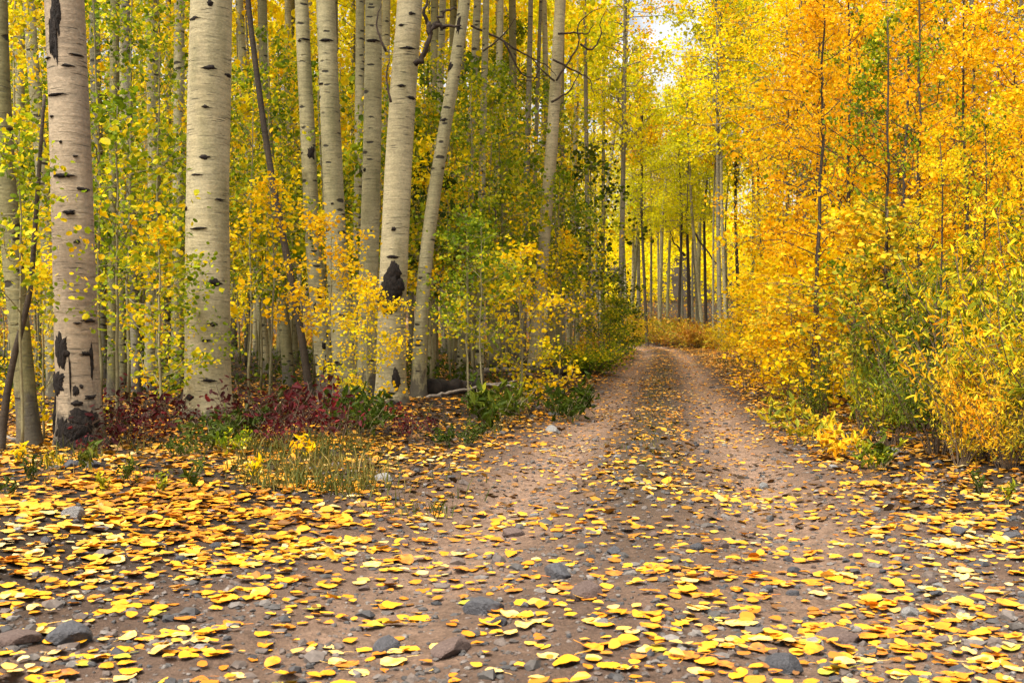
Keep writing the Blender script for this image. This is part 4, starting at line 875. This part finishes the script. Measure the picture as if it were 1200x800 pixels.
    V += np.stack([x, y, gzf(x, y) + s * .15], -1)[:, None]
    ob('gravel', mesh('gravel', V.reshape(-1, 3), [(np.arange(n)[:, None, None] * 12 + fc[None]).reshape(-1, 3)]), M['gravel'], kind='stuff')
stones()

# ------------------------------------------------------------------ fallen leaves
def round_leaf(seed):
    """one fallen aspen blade, nearly round with a short tip, cupped, with its stalk; unit length 1"""
    rg = np.random.default_rng(seed); na, nr = 22, 5; a = np.arange(na) / na * 2 * math.pi
    R0 = .5 * (1 + .03 * np.cos(a * 11 + rg.random() * 6) + .07 * np.exp(-((np.angle(np.exp(1j * a))) / .22) ** 2) - .09 * np.exp(-((np.angle(np.exp(1j * (a - math.pi)))) / .5) ** 2)); 
    R0 *= 1 + .06 * (vnoise(np.cos(a) * 1.5 + 4, np.sin(a) * 1.5 + 4, seed) - .5)
    V = [[0, 0, 0]]; cup = rg.uniform(.03, .22) * (1 if rg.random() < .75 else -1); fold = rg.uniform(0, .18); tw = rg.normal() * .12; curl = rg.uniform(0, .5) if seed % 3 == 0 else 0
    for k in range(1, nr + 1):
        r = R0 * k / nr; x = r * np.cos(a); y = r * np.sin(a) * rg.uniform(.93, .93)
        z = cup * (x * x + y * y) + fold * np.abs(y) + tw * x * y * 2 + curl * np.clip(x - .1, 0, 1) ** 2 * 2.2 + .10 * (vnoise(x * 4 + 20, y * 4 + 20, seed) - .5) * k / nr
        V += np.stack([x, y, z], -1).tolist()
    V = np.array(V); tri = np.stack([np.zeros(na, int), 1 + np.arange(na), 1 + (np.arange(na) + 1) % na], -1)
    i = 1 + np.arange(nr - 1)[:, None] * na; j = np.arange(na)[None]; k = (j + 1) % na
    q = np.stack([i + j, i + na + j, i + na + k, i + k], -1).reshape(-1, 4)
    mb = MB(); V[:, 2] -= V[:, 2].min(); mb.add(V, q, tri)
    t = np.linspace(0, 1, 5); st = np.stack([-.47 - .5 * t, .12 * t ** 2 * rg.normal() * 3, V[0, 2] + .03 + 0 * t + .05 * t * rg.random()], -1)
    mb.add(*tube(st, .014, 4)); return mb.build('fallen_leaf', True)
RL = [round_leaf(k) for k in range(16)]
def leaf_density(x, y):
    o = x - road_x(y); px = x2px(x, y); py = 400 + F * EYE / y
    cl = fbm(x * 1.1, y * 1.1, 61, 3); cl2 = fbm(x * 3.5, y * 3.5, 62, 2)
    pat = np.clip((cl - .26) * 3.2, .08, 1.4) * np.clip((cl2 - .2) * 2.6, .25, 1.3)
    dn = (430 * pat + 60) * np.interp(y, [4, 5.5], [1.3, 1])
    dn = dn * np.where((np.abs(np.abs(o) - .66) < .36) & (y > 4.5), np.interp(y, [4.5, 8], [.7, .38]), 1)
    L = sstep(-1.0, -1.7, o)                                      # the thick drift on the left verge
    drift = np.exp(-((y - 4.9) / 1.45) ** 2) * sstep(520, 330, px)
    dn = dn * np.where((np.abs(o) < .36) & (y > 6), .5, 1)
    dn = dn + 900 * drift * np.clip(cl2 * 2.2 - .25, .2, 1)
    dn = dn * (1 - .72 * L * sstep(8, 10.5, y))
    dn = dn + 70 * sstep(1.2, 1.9, o)
    dn = dn + 90 * np.exp(-((px - 850) / 420) ** 2) * sstep(4.4, 3.3, y)
    dn = np.where(y > 9, dn * .9 + 22, dn)
    return dn
def fallen_leaves():
    rg = np.random.default_rng(41)
    pts = []
    for d0, d1 in ((2.3, 4), (4, 6), (6, 9), (9, 14), (14, 22), (22, 36), (36, 60)):
        xw = (.72 if d1 < 10 else .5) * d1; lim = {2.3: 1, 4: 1, 6: 1, 9: 1, 14: .9, 22: .6, 36: .35}[d0]
        area = 2 * xw * (d1 - d0); mx = 1700; n = int(area * mx); x = rg.uniform(-xw, xw, n); y = rg.uniform(d0, d1, n)
        ok = (np.abs(x) < (.72 if d1 < 10 else .5) * y + .3) & (rg.random(n) < leaf_density(x, y) * lim / mx); 
        if d0 >= 14: ok &= (np.abs(x - road_x(y)) < 7)
        pts.append(np.stack([x[ok], y[ok]], -1))
    P = np.concatenate(pts); sz = np.clip(.039 * np.exp(rg.normal(size=len(P)) * .33), .014, .070) * np.where(np.abs(P[:, 0] - road_x(P[:, 1])) < 1.2, np.interp(P[:, 1], [4, 8], [1, .8]), 1)
    px = x2px(P[:, 0], P[:, 1]); py = 400 + F * EYE / P[:, 1]
    show = (px > 5) & (px < 1195) & (py < 797) & (py > 400)
    key = np.where(show, sz / P[:, 1], 0); idx = np.argsort(-key)[:300]; one = np.zeros(len(P), bool); one[idx] = True
    names = list(FALL); pr = [.40, .22, .24, .09, .05]
    for i in idx:
        x, y = P[i]; r = rg.random(); c = names[int(rg.choice(5, p=pr))]; v = int(rg.integers(16))
        o = ob('fallen_leaf', RL[v], FALL[c]); s = float(sz[i]); tilt = rg.normal() * .05 if r < .85 else rg.normal() * .25
        o.scale = (s, s, s); o.rotation_euler = (tilt, rg.normal() * .05 if r < .9 else rg.normal() * .25, rg.random() * 6.28)
        lift = abs(math.sin(o.rotation_euler[0])) * s * .4 + abs(math.sin(o.rotation_euler[1])) * s * .4
        o.location = (x, y, float(gzf(x, y)) + .002 + lift * .7 + rg.random() * .004)
        zone = 'left verge' if px[i] < 250 else ('left of centre' if px[i] < 500 else ('mid road' if px[i] < 720 else ('right of centre' if px[i] < 960 else 'right verge')))
        row = 'bottom edge' if py[i] > 740 else ('a little way in' if py[i] > 690 else 'further in')
        pose = 'flat' if abs(tilt) < .12 and v % 3 else ('curled' if v % 3 == 0 else 'tilted')
        sizew = 'broad' if s > .05 else 'small'
        o['category'] = 'fallen leaf'; o['group'] = 'fallen leaves on the near road'
        want(o, f'{sizew} {c} fallen leaf, {pose}, {zone}, {row}', px[i])
    Q = P[~one]; s = sz[~one] * np.interp(Q[:, 1], [0, 14, 40], [1, 1.05, 1.5]); n = len(Q)
    z = gzf(Q[:, 0], Q[:, 1]) + .003 + rg.random(n) * .007
    # blades with a rounded outline: an eight-sided rim folded along the midrib
    a = np.arange(8) / 8 * 2 * math.pi; rim = np.stack([np.cos(a) * .5, np.sin(a) * .46], -1); rim[0, 0] = .58
    th = rg.random(n) * 6.28; tx = rg.normal(size=n) * .09; ty = rg.normal(size=n) * .09; up = rg.random(n) < .08; tx = np.where(up, tx * 3, tx); ty = np.where(up, ty * 3, ty); cu = rg.uniform(-.1, .5, n)
    L = rim[None] * s[:, None, None] * rg.uniform(.84, 1.12, (n, 8, 1)); X = L[..., 0] * np.cos(th)[:, None] - L[..., 1] * np.sin(th)[:, None]; Y = L[..., 0] * np.sin(th)[:, None] + L[..., 1] * np.cos(th)[:, None]
    Zr = cu[:, None] * (rim ** 2).sum(1)[None] * s[:, None] + np.abs(rim[None, :, 1]) * s[:, None] * rg.uniform(-.1, .35, n)[:, None] + rg.normal(size=(n, 8)) * .028 * s[:, None] + X * tx[:, None] + Y * ty[:, None]
    lift = np.maximum(0, -Zr.min(1)) * .45
    V = np.stack([X + Q[:, :1], Y + Q[:, 1:2], Zr + (z + lift)[:, None]], -1)
    b = np.arange(n)[:, None] * 8; q = np.concatenate([b + [[0, 1, 2, 3]], b + [[0, 3, 4, 7]], b + [[4, 5, 6, 7]]])
    ob('fallen_leaves', mesh('fallen_leaves', V.reshape(-1, 3), [q]), M['litter'], kind='stuff')
    # older broken litter of the forest floor
    n = 50000; y = 5.2 * (34 / 5.2) ** rg.random(n); x = px2x(rg.uniform(-260, 1480, n), y); o = np.abs(x - road_x(y)); ok = rg.random(n) < np.where(o > 1.15, np.interp(y, [5.5, 8.5], [.15, 1]), np.where((o < .34) & (y > 6), .45, .12)); x, y = x[ok], y[ok]; n = len(x)
    C = np.stack([x, y, gzf(x, y) + .002 + .006 * rg.random(n)], -1); V, q = leaves_geo(C, .045, rg, .7, 0, 'round', .3)
    ob('leaf_litter', mesh('leaf_litter', V, [q]), M['litterd'], kind='stuff')
fallen_leaves()
settle_labels()
